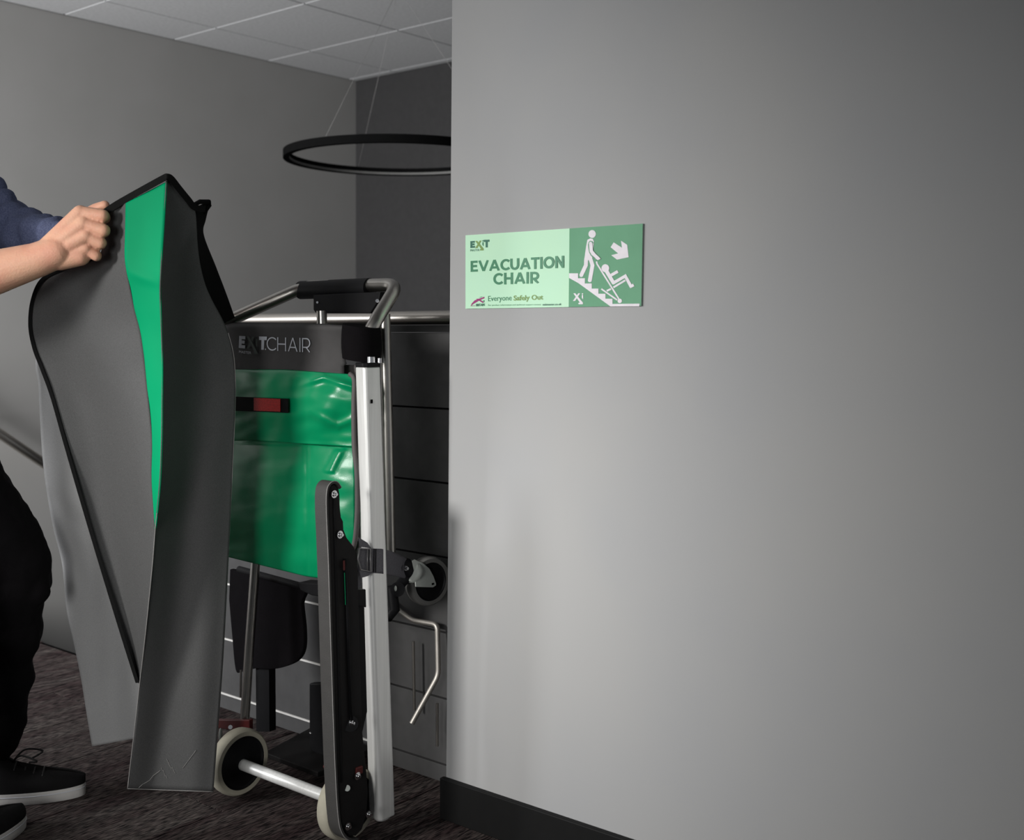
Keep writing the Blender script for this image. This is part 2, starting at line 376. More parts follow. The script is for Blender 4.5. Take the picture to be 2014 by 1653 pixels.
for a in (158, 278, 38):
    a = math.radians(a); e = Vector((rc.x + RR * math.cos(a), rc.y + RR * math.sin(a), rz + 0.016))
    mk('cable', MB().tube([e, (rc.x, rc.y, CZ - 0.02)], 0.0006, 6), 'beltedge', ring, smooth=True)
mk('ceiling_rose', MB().cyl((rc.x, rc.y, CZ - 0.03), (rc.x, rc.y, CZ), 0.05, 24), 'plastic', ring)

# ================================================================== SIGN
YS = YW - 0.004
def lerpq(q, u, v):
    (ax, ay), (bx, by), (cx, cy), (dx, dy) = q   # TL TR BR BL ; v from top
    tx = ax + (bx - ax) * u; ty = ay + (by - ay) * u; sx = dx + (cx - dx) * u; sy = dy + (cy - dy) * u
    return tx + (sx - tx) * v, ty + (sy - ty) * v
sTL, sTR, sBR, sBL = (915.5, 463), (1264, 440), (1261, 602), (915.5, 607.5)
cz = WY(*sBL, YS)
sign = thing('evacuation_sign', 'rectangular pale and dark green evacuation chair sign on the grey wall', 'sign', cz)
mk('sign_board', MB().prism([WY(*p, YS) for p in (sTL, sTR, sBR, sBL)], (0, 0.004, 0)), 's_side', sign)
def flat(polys, off=0.0006, thick=0.0004):
    mb = MB()
    for k, p in enumerate(polys): mb.prism([WY(x, y, YS - off - k * 0.00001) for x, y in p], (0, thick, 0))
    return mb
mk('pale_panel', flat([[sTL, (1120, 449.5), (1118.5, 604.2), sBL]], 0.0004), 's_pale', sign)
mk('green_panel', flat([[(1120, 449.5), sTR, sBR, (1118.5, 604.2)]], 0.0004), 's_green', sign)
def ribbon(pts, wd):
    """flat ribbon polygon strip quads around polyline (unit cell coordinates), miter joints"""
    n = len(pts); L = []; R = []
    for i in range(n):
        p = Vector((*pts[i], 0)); a = Vector((*pts[i - 1], 0)) if i else p; b = Vector((*pts[i + 1], 0)) if i < n - 1 else p
        d1 = (p - a); d2 = (b - p)
        if not i: d1 = d2
        if i == n - 1: d2 = d1
        d1.normalize(); d2.normalize(); n1 = Vector((-d1.y, d1.x, 0)); n2 = Vector((-d2.y, d2.x, 0)); m = (n1 + n2)
        m = m.normalized() if m.length > 1e-3 else n1; k = wd / 2 / max(m.dot(n1), 0.45)
        L.append((p + m * k)[:2]); R.append((p - m * k)[:2])
    return [[L[i], L[i + 1], R[i + 1], R[i]] for i in range(n - 1)]
def arc(cx, cy, rx, ry, a0, a1, n=14): return [(cx + rx * math.cos(math.radians(a0 + (a1 - a0) * i / n)), cy + ry * math.sin(math.radians(a0 + (a1 - a0) * i / n))) for i in range(n + 1)]
def letter(ch, t):
    """strokes with y down, cap height 1; returns width, list of polylines"""
    h = t / 2
    if ch == 'E': return .62, [[(h, 0), (h, 1)], [(0, h), (.60, h)], [(0, .49), (.55, .49)], [(0, 1 - h), (.62, 1 - h)]]
    if ch == 'V': return .86, [[(.07, 0), (.43, 1 - h * .3)], [(.79, 0), (.43, 1 - h * .3)]]
    if ch == 'A': return .88, [[(.07, 1), (.44, h * .3)], [(.81, 1), (.44, h * .3)], [(.2, .70), (.68, .70)]]
    if ch == 'C': return .78, [arc(.48, .5, .48 - h, .5 - h, 318, 42, 18)]
    if ch == 'U': return .78, [[(h, 0), (h, .55)] + arc(.39, .58, .39 - h, .42 - h, 180, 0, 12) + [(.78 - h, 0)]]
    if ch == 'T': return .72, [[(0, h), (.72, h)], [(.36, 0), (.36, 1)]]
    if ch == 'I': return t, [[(h, 0), (h, 1)]]
    if ch == 'O': return .96, [arc(.48, .5, .48 - h, .5 - h, 0, 362, 28)]
    if ch == 'N': return .76, [[(h, 1), (h, 0)], [(h * 1.1, h * .8), (.76 - h * 1.1, 1 - h * .8)], [(.76 - h, 1), (.76 - h, 0)]]
    if ch == 'H': return .76, [[(h, 0), (h, 1)], [(.76 - h, 0), (.76 - h, 1)], [(0, .49), (.76, .49)]]
    if ch == 'R': return .70, [[(h, 1), (h, 0)], [(0, h), (.36, h)] + arc(.38, .35, .30 - h * .4, .35 - h, -90, 90, 12) + [(0, .70 - h)], [(.36, .66), (.65, 1)]]
    if ch == 'X': return .80, [[(.07, 0), (.73, 1)], [(.73, 0), (.07, 1)]]
    if ch == 'M': return .92, [[(h, 1), (h, 0)], [(h, h * .6), (.46, .68)], [(.46, .68), (.92 - h, h * .6)], [(.92 - h, 0), (.92 - h, 1)]]
    if ch == 'S': return .62, [[(.60, .16)] + arc(.33, .28, .26, .28 - h, -40, -230, 10) + arc(.32, .73, .27, .27 - h, -60, 150, 10)]
    return .3, []
# cleaner miter: clip strokes beyond the cap height
def word(txt, t, gap=.13):
    x = 0; polys = []
    for ch in txt:
        w_, st_ = letter(ch, t)
        for s_ in st_:
            for q in ribbon(s_, t): polys.append([(x + a, min(max(b, 0), 1)) for a, b in q])
        x += w_ + gap
    return x - gap, polys
def word_px(txt, quad, t, gap=.13):
    wd, polys = word(txt, t, gap)
    return [[lerpq(quad, a / wd, b) for a, b in p] for p in polys]
mk('word_evacuation', flat(word_px('EVACUATION', [(925.5, 513.5), (1109, 503), (1109, 527), (925.5, 535)], .20, .075), 0.001, 0.0002), 's_dark', sign)
mk('word_chair', flat(word_px('CHAIR', [(970, 537.5), (1059, 534.5), (1059, 557.5), (970, 560.5)], .20, .12), 0.001, 0.0002), 's_dark', sign)
def text_polys(txt, bold=0.0):
    cu = bpy.data.curves.new('t', 'FONT'); cu.body = txt; cu.size = 1; cu.offset = bold; cu.resolution_u = 3
    o = bpy.data.objects.new('t', cu); COL.objects.link(o)
    dg = bpy.context.evaluated_depsgraph_get(); me = bpy.data.meshes.new_from_object(o.evaluated_get(dg))
    vs = [v.co.copy() for v in me.vertices]; fs = [tuple(p.vertices) for p in me.polygons]
    bpy.data.objects.remove(o); bpy.data.curves.remove(cu); bpy.data.meshes.remove(me)
    x0 = min(v.x for v in vs); x1 = max(v.x for v in vs); y0 = min(v.y for v in vs); y1 = max(v.y for v in vs)
    return [((v.x - x0) / (x1 - x0), 1 - (v.y - y0) / (y1 - y0)) for v in vs], fs
def text(name, txt, quad, m, parent, fn, bold=0.0):
    uv, fs = text_polys(txt, bold)
    mb = MB().add([fn(*lerpq(quad, u, v)) for u, v in uv], fs)
    return mk(name, mb, m, parent)
SF = lambda x, y: WY(x, y, YS - 0.0012)
text('small_print', 'Everyone', [(960, 582.5), (1006, 580.5), (1006, 594.5), (960, 596)], 's_dark', sign, SF)
text('small_print', 'Safely Out', [(1010, 581.5), (1068, 579.5), (1068, 592.5), (1010, 594.8)], 's_olive', sign, SF, 0.02)
text('small_print', 'For product information and technical support contact', [(960, 599), (1064, 597.6), (1064, 601.4), (960, 602.8)], 's_dark', sign, SF)
text('small_print', 'exitmaster.co.uk', [(1067, 597.2), (1104, 596.6), (1104, 600.6), (1067, 601.4)], 's_deep', sign, SF, 0.02)
text('small_print', 'MASTER', [(925, 490.6), (943, 489.8), (943, 494.0), (925, 494.8)], 's_deep', sign, SF)
text('small_print', 'BRITAIN', [(936, 597.8), (953, 597.0), (953, 602.0), (936, 602.8)], 's_deep', sign, SF, 0.03)
text('small_print', 'MADE IN', [(926, 601), (934.5, 600.6), (934.5, 602.6), (926, 603)], 's_pink', sign, SF)
# EXiT logo
mk('logo_letter', flat(word_px('E', [(925, 474.5), (934, 474), (934, 487.5), (925, 488)], .27), 0.001, 0.0002), 's_deep', sign)
mk('logo_letter', flat(word_px('T', [(951.5, 472), (962.5, 471.6), (962.5, 486.5), (951.5, 487.2)], .27), 0.001, 0.0002), 's_deep', sign)
mk('logo_letter', flat([[(934.5, 474.2), (938.5, 474), (951, 489), (951, 492.8), (944, 492.8), (944, 490), (946, 489.6)], [(943.5, 473.5), (947, 473.3), (938.8, 488), (934.5, 488.2)]], 0.001, 0.0002), 's_olive', sign)
mk('logo_letter', flat([[(948.6, 472.8), (951, 472.7), (951, 475.2), (948.6, 475.3)], [(948.6, 476.5), (951, 476.4), (951, 484.5), (948.6, 482)]], 0.001, 0.0002), 's_dark', sign)
# flag brush mark
mk('flag_mark', flat([[(925.5, 602.5), (927.5, 597.5), (933.5, 591), (944, 587), (952.5, 584), (952.5, 587), (945, 590), (938, 594), (931, 598)],
                      [(936, 588), (941, 587.8), (952.5, 594.8), (949, 596)]], 0.001, 0.0002), 's_pink', sign)
mk('flag_mark', flat([[(949, 592), (953, 590.5), (953, 594.5)], [(941, 586), (947, 583.6), (950, 583.4), (945, 585.4)]], 0.0008, 0.0002), 's_dark', sign)
# pictogram (positions read from the photographed sign)
def Z8(x, y): return (1100 + x / 8.70, 430 + y / 8.70)
def P8(l): return [Z8(*p) for p in l]
def circ(cx, cy, rx, ry, n=22): return [(cx + rx * math.cos(2 * math.pi * i / n), cy + ry * math.sin(2 * math.pi * i / n)) for i in range(n)]
def thickline(pts, wd): return [P8(q) for q in ribbon(pts, wd)]
W = []
stairs_ = [[(168, 940), (322, 938), (322, 1023), (200, 1018), (168, 1018)]]
cxs = [168, 322, 438, 556, 670, 790, 910]
ytop = [938, 1023, 1112, 1200, 1288, 1374]
st_polys = []
def under(x): return 1018 + (x - 205) * (1505 - 1018) / (875 - 205) if x > 205 else 1018
for i in range(6):
    st_polys.append([(cxs[i], ytop[i]), (cxs[i + 1], ytop[i]), (cxs[i + 1], under(cxs[i + 1]) if i < 5 else 1505), (875, 1505) if i == 5 else (cxs[i + 1], under(cxs[i + 1])), (cxs[i], under(cxs[i]))])
mk('stair_mark', flat([P8(p) for p in st_polys] + [P8([(905, 1462), (1376, 1458), (1368, 1503), (905, 1505)])], 0.001, 0.0002), 's_white', sign)
mk('arrow_mark', flat([P8([(930, 408), (1072, 500), (1010, 600), (878, 492)]), P8([(1055, 378), (1162, 450), (1186, 662), (1040, 560), (1072, 500)]), P8([(1186, 662), (988, 704), (888, 628), (1010, 596), (1060, 520)])], 0.001, 0.0002), 's_white', sign)
man = [P8(circ(562, 265, 63, 68)), P8([(480, 365), (530, 340), (575, 350), (592, 395), (575, 560), (560, 700), (500, 710), (425, 790), (430, 680), (455, 500)])]
man += thickline([(460, 680), (455, 800), (372, 980)], 66) + thickline([(520, 650), (568, 800), (520, 1075)], 66)
man += [P8(circ(376, 975, 30, 28, 12)), P8(circ(521, 1060, 32, 30, 12))]
mk('walking_figure', flat(man, 0.001, 0.0002), 's_white', sign)
mk('figure_outline', flat(thickline([(497, 440), (502, 500), (515, 575), (545, 632), (640, 716)], 14) + thickline([(496, 450), (505, 410), (530, 386), (556, 390), (578, 425)], 12), 0.0016, 0.0002), 's_green', sign)
mk('figure_arm', flat(thickline([(535, 420), (548, 560), (600, 625), (672, 690)], 58) + [P8(circ(535, 425, 27, 28, 12)), P8([(620, 690), (655, 640), (708, 690), (660, 714)])], 0.0021, 0.0002), 's_white', sign)
mk('chair_mark', flat(thickline([(638, 735), (645, 775), (1018, 1375)], 26) + thickline([(720, 1205), (990, 1395)], 26) + thickline([(812, 1240), (885, 1205)], 32) + thickline([(925, 1180), (1130, 1058)], 32) + [P8(circ(1034, 1410, 38, 38))], 0.001, 0.0002), 's_white', sign)
mk('seated_figure', flat([P8(circ(788, 850, 66, 68)), P8([(770, 900), (835, 880), (905, 1000), (960, 1100), (925, 1130), (905, 1125)])] + thickline([(880, 975), (1003, 905)], 50) + thickline([(915, 1110), (1130, 985), (1235, 1180)], 52) + [P8([(1195, 1165), (1260, 1112), (1284, 1158), (1222, 1192)])], 0.0012, 0.0002), 's_white', sign)
mk('corner_logo', flat([P8([(240, 1280), (275, 1280), (375, 1405), (405, 1440), (405, 1468), (330, 1468), (325, 1445), (350, 1440), (335, 1415)]), P8([(325, 1280), (358, 1280), (270, 1412), (232, 1412)]), P8([(385, 1280), (408, 1280), (408, 1300), (385, 1300)]), P8([(385, 1312), (408, 1310), (408, 1385), (385, 1355)])], 0.001, 0.0002), 's_white', sign)

# ================================================================== EVACUATION CHAIR
base = WZ(660, 1600, 0)
ch = thing('evacuation_chair', 'folded green vinyl evacuation chair with silver frame standing on wheels', 'evacuation chair', (-1.98, 1.70, 0))
XR = -1.790
# silver side post (octagonal extrusion) ------------------------------------
def octsec(c, a, b, f):
    a /= 2; b /= 2
    return [c + Vector(p) for p in ((-a + f, -b, 0), (a - f, -b, 0), (a, -b + f, 0), (a, b - f, 0), (a - f, b, 0), (-a + f, b, 0), (-a, b - f, 0), (-a, -b + f, 0))]
PT = WY(723.5, 722, 1.660)
PB = WY(751.5, 1606, 1.705)
mb = MB(); s0 = octsec(PB, 0.038, 0.046, 0.005); s1 = octsec(PT, 0.034, 0.046, 0.005)
mb.add(s0 + s1, [tuple(range(8))[::-1], tuple(range(8, 16))] + [(i, (i + 1) % 8, (i + 1) % 8 + 8, i + 8) for i in range(8)])
post = mk('side_post', mb, 'alu', ch, label='thick silver aluminium post', bevel=0.003)
# foot rounding
mk('post_foot', MB().ellip(PB + Vector((0, 0, 0.001)), 0.0165, 0.020, 0.010), 'alu', post, smooth=True)
mb = MB(); mb.prism(octsec(PT + Vector((0, 0, 0.0)), 0.038, 0.050, 0.008), (0, 0, 0.009)); mk('post_cap', mb, 'plastic', post, label='black end cap', bevel=0.002)
mk('pin', MB().cyl(PT + Vector((0.004, 0.004, 0.008)), PT + Vector((0.004, 0.004, 0.021)), 0.010, 20), 'chrome', post, smooth=True, auto=50)
mk('pin', MB().cyl(PT + Vector((0.016, 0.018, 0.008)), PT + Vector((0.016, 0.018, 0.018)), 0.005, 12), 'chrome', post, smooth=True, auto=50)
mk('slot', MB().box(tuple(WX(731, 790, PT.x + 0.018) - Vector((0.001, 0.002, 0.004))), tuple(WX(731, 790, PT.x + 0.018) + Vector((0.0012, 0.002, 0.004)))), 'gap', post)
# rear frame tube
YT = 1.758
mk('frame_tube', MB().tube([WY(757, 618, YT), WY(763, 860, YT), WY(768, 1100, YT + 0.01)], 0.0118, 18), 'tube', ch, smooth=True, auto=50)
# handle -----------------------------------------------------------------------
S = WY(716, 680, 1.675); K = WY(783, 566, 1.775); T = WY(594, 566, 1.775); E = WY(436, 637, 1.665); T2 = WY(600, 563, 1.775)
hp = bend([S, WY(737, 634, 1.69), WY(783, 560, 1.775), WY(600, 564, 1.775), E], 0.035, 8)
mk('handle', MB().tube(hp, 0.0148, 20), 'tube', ch, smooth=True, auto=60, label='bent satin steel handle')
hb = mk('handle_bracket', MB().tube([WY(592, 571, 1.775), WY(728, 566, 1.775)], 0.0215, 20), 'plastic', ch, smooth=True, auto=40, label='black clamp on the handle bar')
mb = MB().prism([WY(616, 580, 1.752), WY(748, 574, 1.752), WY(745, 590, 1.752), WY(736, 604, 1.752), WY(728, 616.5, 1.752), WY(621, 616.5, 1.752), WY(616, 610, 1.752)], (0, 0.035, 0))
mk('clamp_block', mb, 'plastic', hb, bevel=0.002)
mk('screw', MB().cyl(WY(624, 595, 1.752), WY(624, 595, 1.749), 0.0026, 10), 'chrome', hb)
mk('screw', MB().cyl(WY(742, 592, 1.750), WY(742, 592, 1.742), 0.004, 10), 'chrome', hb)
mk('stub_tube', MB().cyl(WY(632.5, 612, 1.735), WY(633.5, 641, 1.735), 0.0118, 18), 'tube', ch, smooth=True, auto=50)
mk('crossbar', MB().tube([WY(690, 1180, 1.76), WY(470, 1120, 1.78)], 0.008, 12), 'plastic', ch, smooth=True)

# head pad with printed words -----------------------------------------------
def padY(x, y):
    u = (x - 640) / 50
    b = 1.655 + 0.012 * math.sin((y - 640) / 90 * 2.6)
    return b + (0.020 * max(u, 0) ** 2) + 0.03 * max(0, (646 - y) / 14) ** 2
rows = []
for i in range(25):
    v = i / 24; row = []
    for j in range(31):
        u = j / 30
        xl = 440; xr = 690 - 14 * math.sin(math.pi * min(v * 1.1, 1)) - (0 if v < .75 else 0)
        if v > .72: xr = 676 + 0 * v
        x = xl + (xr - xl) * u; yt = 634 + 5 * u * u + 2 * max(0, u - .8) * 5; yb = 729 + 16 * u
        y = yt + (yb - yt) * v
        row.append(WY(x, y, padY(x, y)))
    rows.append(row)
pad = mk('head_pad', MB().grid(rows), 'roll', ch, smooth=True, mods=[('SOLIDIFY', {'thickness': 0.004, 'offset': 1})], label='charcoal head pad printed EXIT CHAIR')
def PF(x, y): return WY(x, y, padY(x, y) - 0.0035)
def flat_pad(polys):
    mb = MB()
    for p in polys: mb.add([PF(*q) for q in p], [tuple(range(len(p)))])
    return mb
mk('printed_letter', flat_pad(word_px('E', [(470.5, 661), (483, 661.5), (482, 686), (469.5, 684.5)], .26)), 'print', pad)
mk('printed_letter', flat_pad(word_px('T', [(509.5, 662), (525, 662.5), (523, 688.5), (509.5, 688)], .27)), 'print', pad)
mk('printed_letter', flat_pad([[(521, 686), (523, 686), (523, 688.5), (521, 688.5)]]), 'print', pad)
mk('printed_letter', flat_pad(word_px('CHAIR', [(524.5, 663), (610, 665.5), (610, 693.5), (524.5, 689.5)], .085, .14)), 'print', pad)
mk('printed_letter', flat_pad([[(485, 662), (489.5, 662), (506, 690), (508, 697), (499, 696), (500, 692)], [(496, 662), (500.5, 662), (490, 686), (485, 686)], [(503, 668), (506, 668), (506, 684), (503, 680)]]), 'x_dark', pad)
text('printed_letter', 'MASTER', [(470, 689.5), (494, 692), (494, 697), (470, 694.5)], 'print', pad, PF)
# black strap sleeve round the handle
rows = []
for i in range(17):
    v = i / 16; row = []
    for j in range(25):
        a = math.radians(-175 + 215 * j / 24 + 20)
        yy = 640 + 76 * v
        c = WY(722 + 2 * v, yy, 1.70); bul = 1 + .10 * math.sin(math.pi * v)
        row.append(c + Vector((math.cos(a) * 0.047 * bul - 0.012, math.sin(a) * 0.036 * bul, 0.004 * math.cos(a * 2))))
    rows.append(row)
rows = []
for i in range(15):
    v = i / 14; row = []
    for j in range(33):
        a = 2 * math.pi * j / 32; yy = 641 + 67 * v
        c = WY(711, yy, 1.672); k = 1 + .06 * math.sin(math.pi * v)
        ca, sa = math.cos(a), math.sin(a); e = .85
        row.append(c + Vector((math.copysign(abs(ca) ** e, ca) * 0.0385 * k, math.copysign(abs(sa) ** e, sa) * 0.0375 * k, -0.006 * ca)))
    rows.append(row)
mb = MB().grid(rows); mb.f.append(tuple(range(32))); mb.f.append(tuple(14 * 33 + k for k in range(32))[::-1])
slv = mk('strap_sleeve', mb, 'hook', ch, smooth=True, auto=50, label='black hook and loop sleeve')
mk('strap_loop', MB().tube([WY(684, 662, 1.648), WY(690, 665, 1.642), WY(684, 700, 1.642), WY(680, 697, 1.648)], 0.0016, 8, closed=True), 'plate', slv, smooth=True)

# green flap & seat ----------------------------------------------------------
def wr(x, y, s, a): return a * noise.noise(Vector((x / s, y / (s * .7), 3.1)))
def ridge(x, y):
    e = max(0, (x - 610) / 85)
    f = 0
    # soft chevron wrinkles gathered at the stitched right edge
    f += -0.0055 * math.exp(-((y - (742 + abs(x - 636) * .33)) / 7) ** 2) * min(1, max(0, (x - 585) / 25))
    f += -0.0045 * math.exp(-((y - (838 - abs(x - 665) * .45)) / 9) ** 2) * min(1, max(0, (x - 600) / 30))
    f += 0.0010 * e * math.sin(y / 8.5) * (1.25 - e)
    f += -0.010 * math.exp(-((x - 640) / 45) ** 2 - ((y - 795) / 30) ** 2)
    f += 0.0035 * math.sin((x - 560) / 17 + y / 26) * e * (1.1 - .5 * e)
    return f + wr(x, y, 36, 0.0035) + wr(x, y, 20, 0.0004)
def flapY(x, y):
    v = (y - 728) / 140
    b = 1.650 - 0.012 * math.sin(math.pi * min(max(v, 0), 1) ** .7) + (0.010 if v > 2 else 0)
    if x < 567: b -= 0.0
    return b + ridge(x, y) + 0.030 * max(0, (x - 575) / 118) ** 2
rows = []
for i in range(61):
    v = i / 60; row = []
    for j in range(91):
        u = j / 90; x = 440 + (693.5 - 440 + (3 if v > .8 else 0) + 0.5 * math.sin(v * 22)) * u
        yt = 727 + (9.5 * max(0, (x - 560) / 133)); yb = 867 + 12 * max(0, (x - 500) / 190)
        y = yt + (yb - yt) * v
        row.append(WY(x, y, flapY(x, y)))
    rows.append(row)
flap = mk('back_flap', MB().grid(rows), 'green', ch, smooth=True, mods=[('SOLIDIFY', {'thickness': 0.003, 'offset': 1})], label='upper green vinyl flap')
def seatY(x, y):
    v = (y - 870) / 275
    b = 1.672 - 0.022 * math.sin(math.pi * min(max(v, 0), 1)) ** .6 if 0 < v < 1 else 1.672
    e = max(0, (x - 640) / 55)
    b += 0.0014 * e * math.sin(y / 9.0 + 1) * (1.2 - e) + wr(x, y + 90, 60, 0.004) + wr(x, y, 24, 0.0005)
    b += -0.006 * math.exp(-((x - (668 - (y - 890) * .5)) / 8) ** 2) * (1 if 885 < y < 930 else 0)
    b += 0.026 * max(0, (x - 590) / 105) ** 2
    b += 0.0016 * math.exp(-((x - 604) / 4.5) ** 2)
    return b
rows = []
for i in range(91):
    v = i / 90; row = []
    for j in range(81):
        u = j / 80; xr = 697 if v < .70 else 697 - 40 * ((v - .70) / .30) ** 1.5
        x = 440 + (xr - 440 + 0.5 * math.sin(v * 30)) * u
        yt = 862 + 12 * max(0, (x - 500) / 190); yb = 1094 + 55 * max(0, (x - 440) / 220) - 6 * max(0, (x - 600) / 60)
        y = yt + (yb - yt) * v
        row.append(WY(x, y, seatY(x, y)))
    rows.append(row)
seat = mk('folded_seat', MB().grid(rows), 'green', ch, smooth=True, mods=[('SOLIDIFY', {'thickness': 0.028, 'offset': 1})], label='lower green vinyl seat')
# red tag on black belt
def bf(x, y): return WY(x, y, flapY(min(x, 566), y) - 0.004)
def patch(x0, x1, y0, y1, off, sl=.04, n=10):
    return MB().grid([[WY(x0 + (x1 - x0) * j / n, y0 + (y1 - y0) * i / 4 + sl * (x1 - x0) * j / n, 1.652 - 0.022 - off) for j in range(n + 1)] for i in range(5)])
belt = mk('waist_belt', patch(450, 566, 780, 808, 0.001), 'binding', flap, mods=[('SOLIDIFY', {'thickness': 0.002, 'offset': 1})])
red = mk('warning_label', patch(499, 551, 783, 808, 0.0045), 'redlabel', flap, mods=[('SOLIDIFY', {'thickness': 0.0012, 'offset': 1})], label='red printed label')
# grey piping along the right
mk('piping', MB().tube([WY(*p, 1.648) for p in catmull([(688, 736), (697, 748), (696, 800), (697, 880), (702, 930), (703, 1000), (699, 1060), (692, 1085)], 30)], 0.0055, 8), 'piping', ch, smooth=True)
mk('side_panel', MB().prism([WY(676, 718, 1.70), WY(700, 718, 1.70), WY(706, 1090, 1.70), WY(676, 1090, 1.70)], (0, 0.01, 0)), 'piping', ch)

# near track plate ------------------------------------------------------------
XP = -1.735
pl = [(655, 953), (661, 955), (666, 961), (668, 972), (669, 1000), (671, 1018), (675, 1026), (676, 1042), (682, 1058), (696, 1076), (703, 1090), (706, 1200), (709, 1330), (713, 1440), (721, 1520), (724, 1560), (721, 1600), (712, 1632), (700, 1645), (688, 1645), (675, 1632), (668, 1600), (662, 1500), (655, 1300), (649, 1100), (645, 1000), (646, 966), (650, 957)]
plw = [WX(x, y, XP) for x, y in pl]
plate = mk('track_plate', MB().prism(plw, (-0.026, 0, 0)), 'plate', ch, label='long black slide track plate', bevel=0.0015)
# belt along its front edge, wrapping top and foot
edge = catmull([(666, 962), (661, 954), (655, 951.5), (648.5, 955), (644, 966), (643, 1000), (647, 1100), (653, 1300), (660, 1500), (666, 1602), (674, 1636), (688, 1649), (702, 1648)], 70)
e3 = [WX(x, y, XP) for x, y in edge]
ctr = Vector((XP, sum(p.y for p in plw) / len(plw), 0.5))
vs = []; fs = []
for i, p in enumerate(e3):
    a = e3[max(i - 1, 0)]; b = e3[min(i + 1, len(e3) - 1)]; t = (b - a).normalized(); nn = Vector((0, t.z, -t.y))
    if i == 30: sgn = 1 if nn.y < 0 else -1
    vs.append((p, nn))
sgn = 1 if vs[30][1].y < 0 else -1
V3 = []
for p, nn in vs:
    o_ = nn * sgn * 0.005
    V3 += [p + Vector((0.004, 0, 0)), p + o_ + Vector((0.004, 0, 0)), p + o_ + Vector((-0.030, 0, 0)), p + Vector((-0.030, 0, 0))]
for i in range(len(vs) - 1):
    for k in range(4): l = (k + 1) % 4; fs.append((i * 4 + k, i * 4 + l, (i + 1) * 4 + l, (i + 1) * 4 + k))
mk('track_belt', MB().add(V3, fs), 'belt', plate, smooth=True, auto=50, label='grey rubber track belt')
mk('belt_lip', MB().tube([p + n_ * sgn * 0.005 + Vector((0.004, 0, 0)) for p, n_ in vs], 0.0009, 6), 'beltedge', plate, smooth=True)
mk('rib', MB().tube([WX(656 + (y - 980) * .028, y, XP + 0.001) for y in range(980, 1560, 40)], 0.0016, 6), 'plastic', plate, smooth=True)
mk('strut', MB().tube([WX(679, 1100, XP + 0.003), WX(690, 1418, XP + 0.003)], 0.0032, 10), 'plastic', plate, smooth=True)
mk('red_stop', MB().tube([WX(676.5, 1103, XP + 0.006), WX(677, 1122, XP + 0.006)], 0.0022, 8), 'red', plate)
mk('green_strip', MB().tube([WX(677.5, 1127, XP + 0.006), WX(679.5, 1190, XP + 0.006)], 0.0009, 8), 'green', plate)
mk('pivot_disc', MB().cyl(WX(689, 1424, XP), WX(689, 1424, XP + 0.004), 0.016, 24), 'plastic', plate)
mk('inner_arm', MB().prism([WX(700, 1180, XP - 0.012), WX(716, 1180, XP - 0.012), WX(722, 1400, XP - 0.012), WX(708, 1460, XP - 0.012)], (-0.006, 0, 0)), 'plastic', plate)
def bolt(x, y, X, r=0.0058, par=None):
    c = WX(x, y, X)
    b = mk('bolt', MB().lathe(c, (1, 0, 0), [(0, 0), (0, r * 1.35), (0.0012, r * 1.35), (0.0016, r * .9), (0.004, r * .85), (0.0045, r * .5), (0.0085, r * .5), (0.0088, 0)], 14), 'chrome', par or plate, smooth=True, auto=35)
    return b
for x, y in ((657, 972.5), (668.5, 1052), (691, 1422), (703, 1527), (684, 1626)): bolt(x, y, XP + 0.003)
mk('hole_plug', MB().cyl(WX(683, 1551, XP), WX(683, 1551, XP + 0.002), 0.006, 16), 'zinc', plate)
bolt(725, 1602, XP + 0.018)
mk('red_lug', MB().box(tuple(WX(706, 1516, XP + 0.001) - Vector((0.004, 0.009, 0.008))), tuple(WX(706, 1516, XP + 0.001) + Vector((0.003, 0.009, 0.008)))), 'red', plate, bevel=0.002)

# wheels -----------------------------------------------------------------------
def wheel(c, rad, wd, name, tyre, axis=(1, 0, 0), hubk=.80):
    r = mk(name, MB().lathe(c, axis, [(-wd / 2, rad * hubk), (-wd / 2, rad * .93), (-wd * .36, rad * .985), (0, rad), (wd * .36, rad * .985), (wd / 2, rad * .93), (wd / 2, rad * hubk), (-wd / 2, rad * hubk)], 56), tyre, ch, smooth=True, auto=45, label='pale rubber wheel' if tyre == 'tyre' else 'grey rubber castor wheel')
    mk('hub', MB().lathe(c, axis, [(-wd * .42, 0), (-wd * .42, rad * .3), (-wd * .35, rad * .35), (-wd * .35, rad * (hubk - .08)), (-wd * .46, rad * (hubk - .03)), (-wd * .46, rad * hubk), (wd * .46, rad * hubk), (wd * .46, rad * (hubk - .03)), (wd * .35, rad * (hubk - .08)), (wd * .35, rad * .35), (wd * .42, rad * .3), (wd * .42, 0)], 48), 'plastic', r, smooth=True, auto=40)
    return r
wr_ = 0.0745
c_far = WY(470, 1500, 1.632); c_far.z = wr_
c_near = Vector((XP - 0.051, 1.632, wr_))
wf = wheel(c_far, wr_, 0.032, 'wheel', 'tyre'); wn = wheel(c_near, wr_, 0.032, 'wheel', 'tyre')
mk('axle', MB().cyl(c_far + Vector((0.014, 0, -0.004)), c_near + Vector((-0.0, 0, -0.004)), 0.0125, 22), 'alu', ch, smooth=True, auto=50, label='round silver axle')
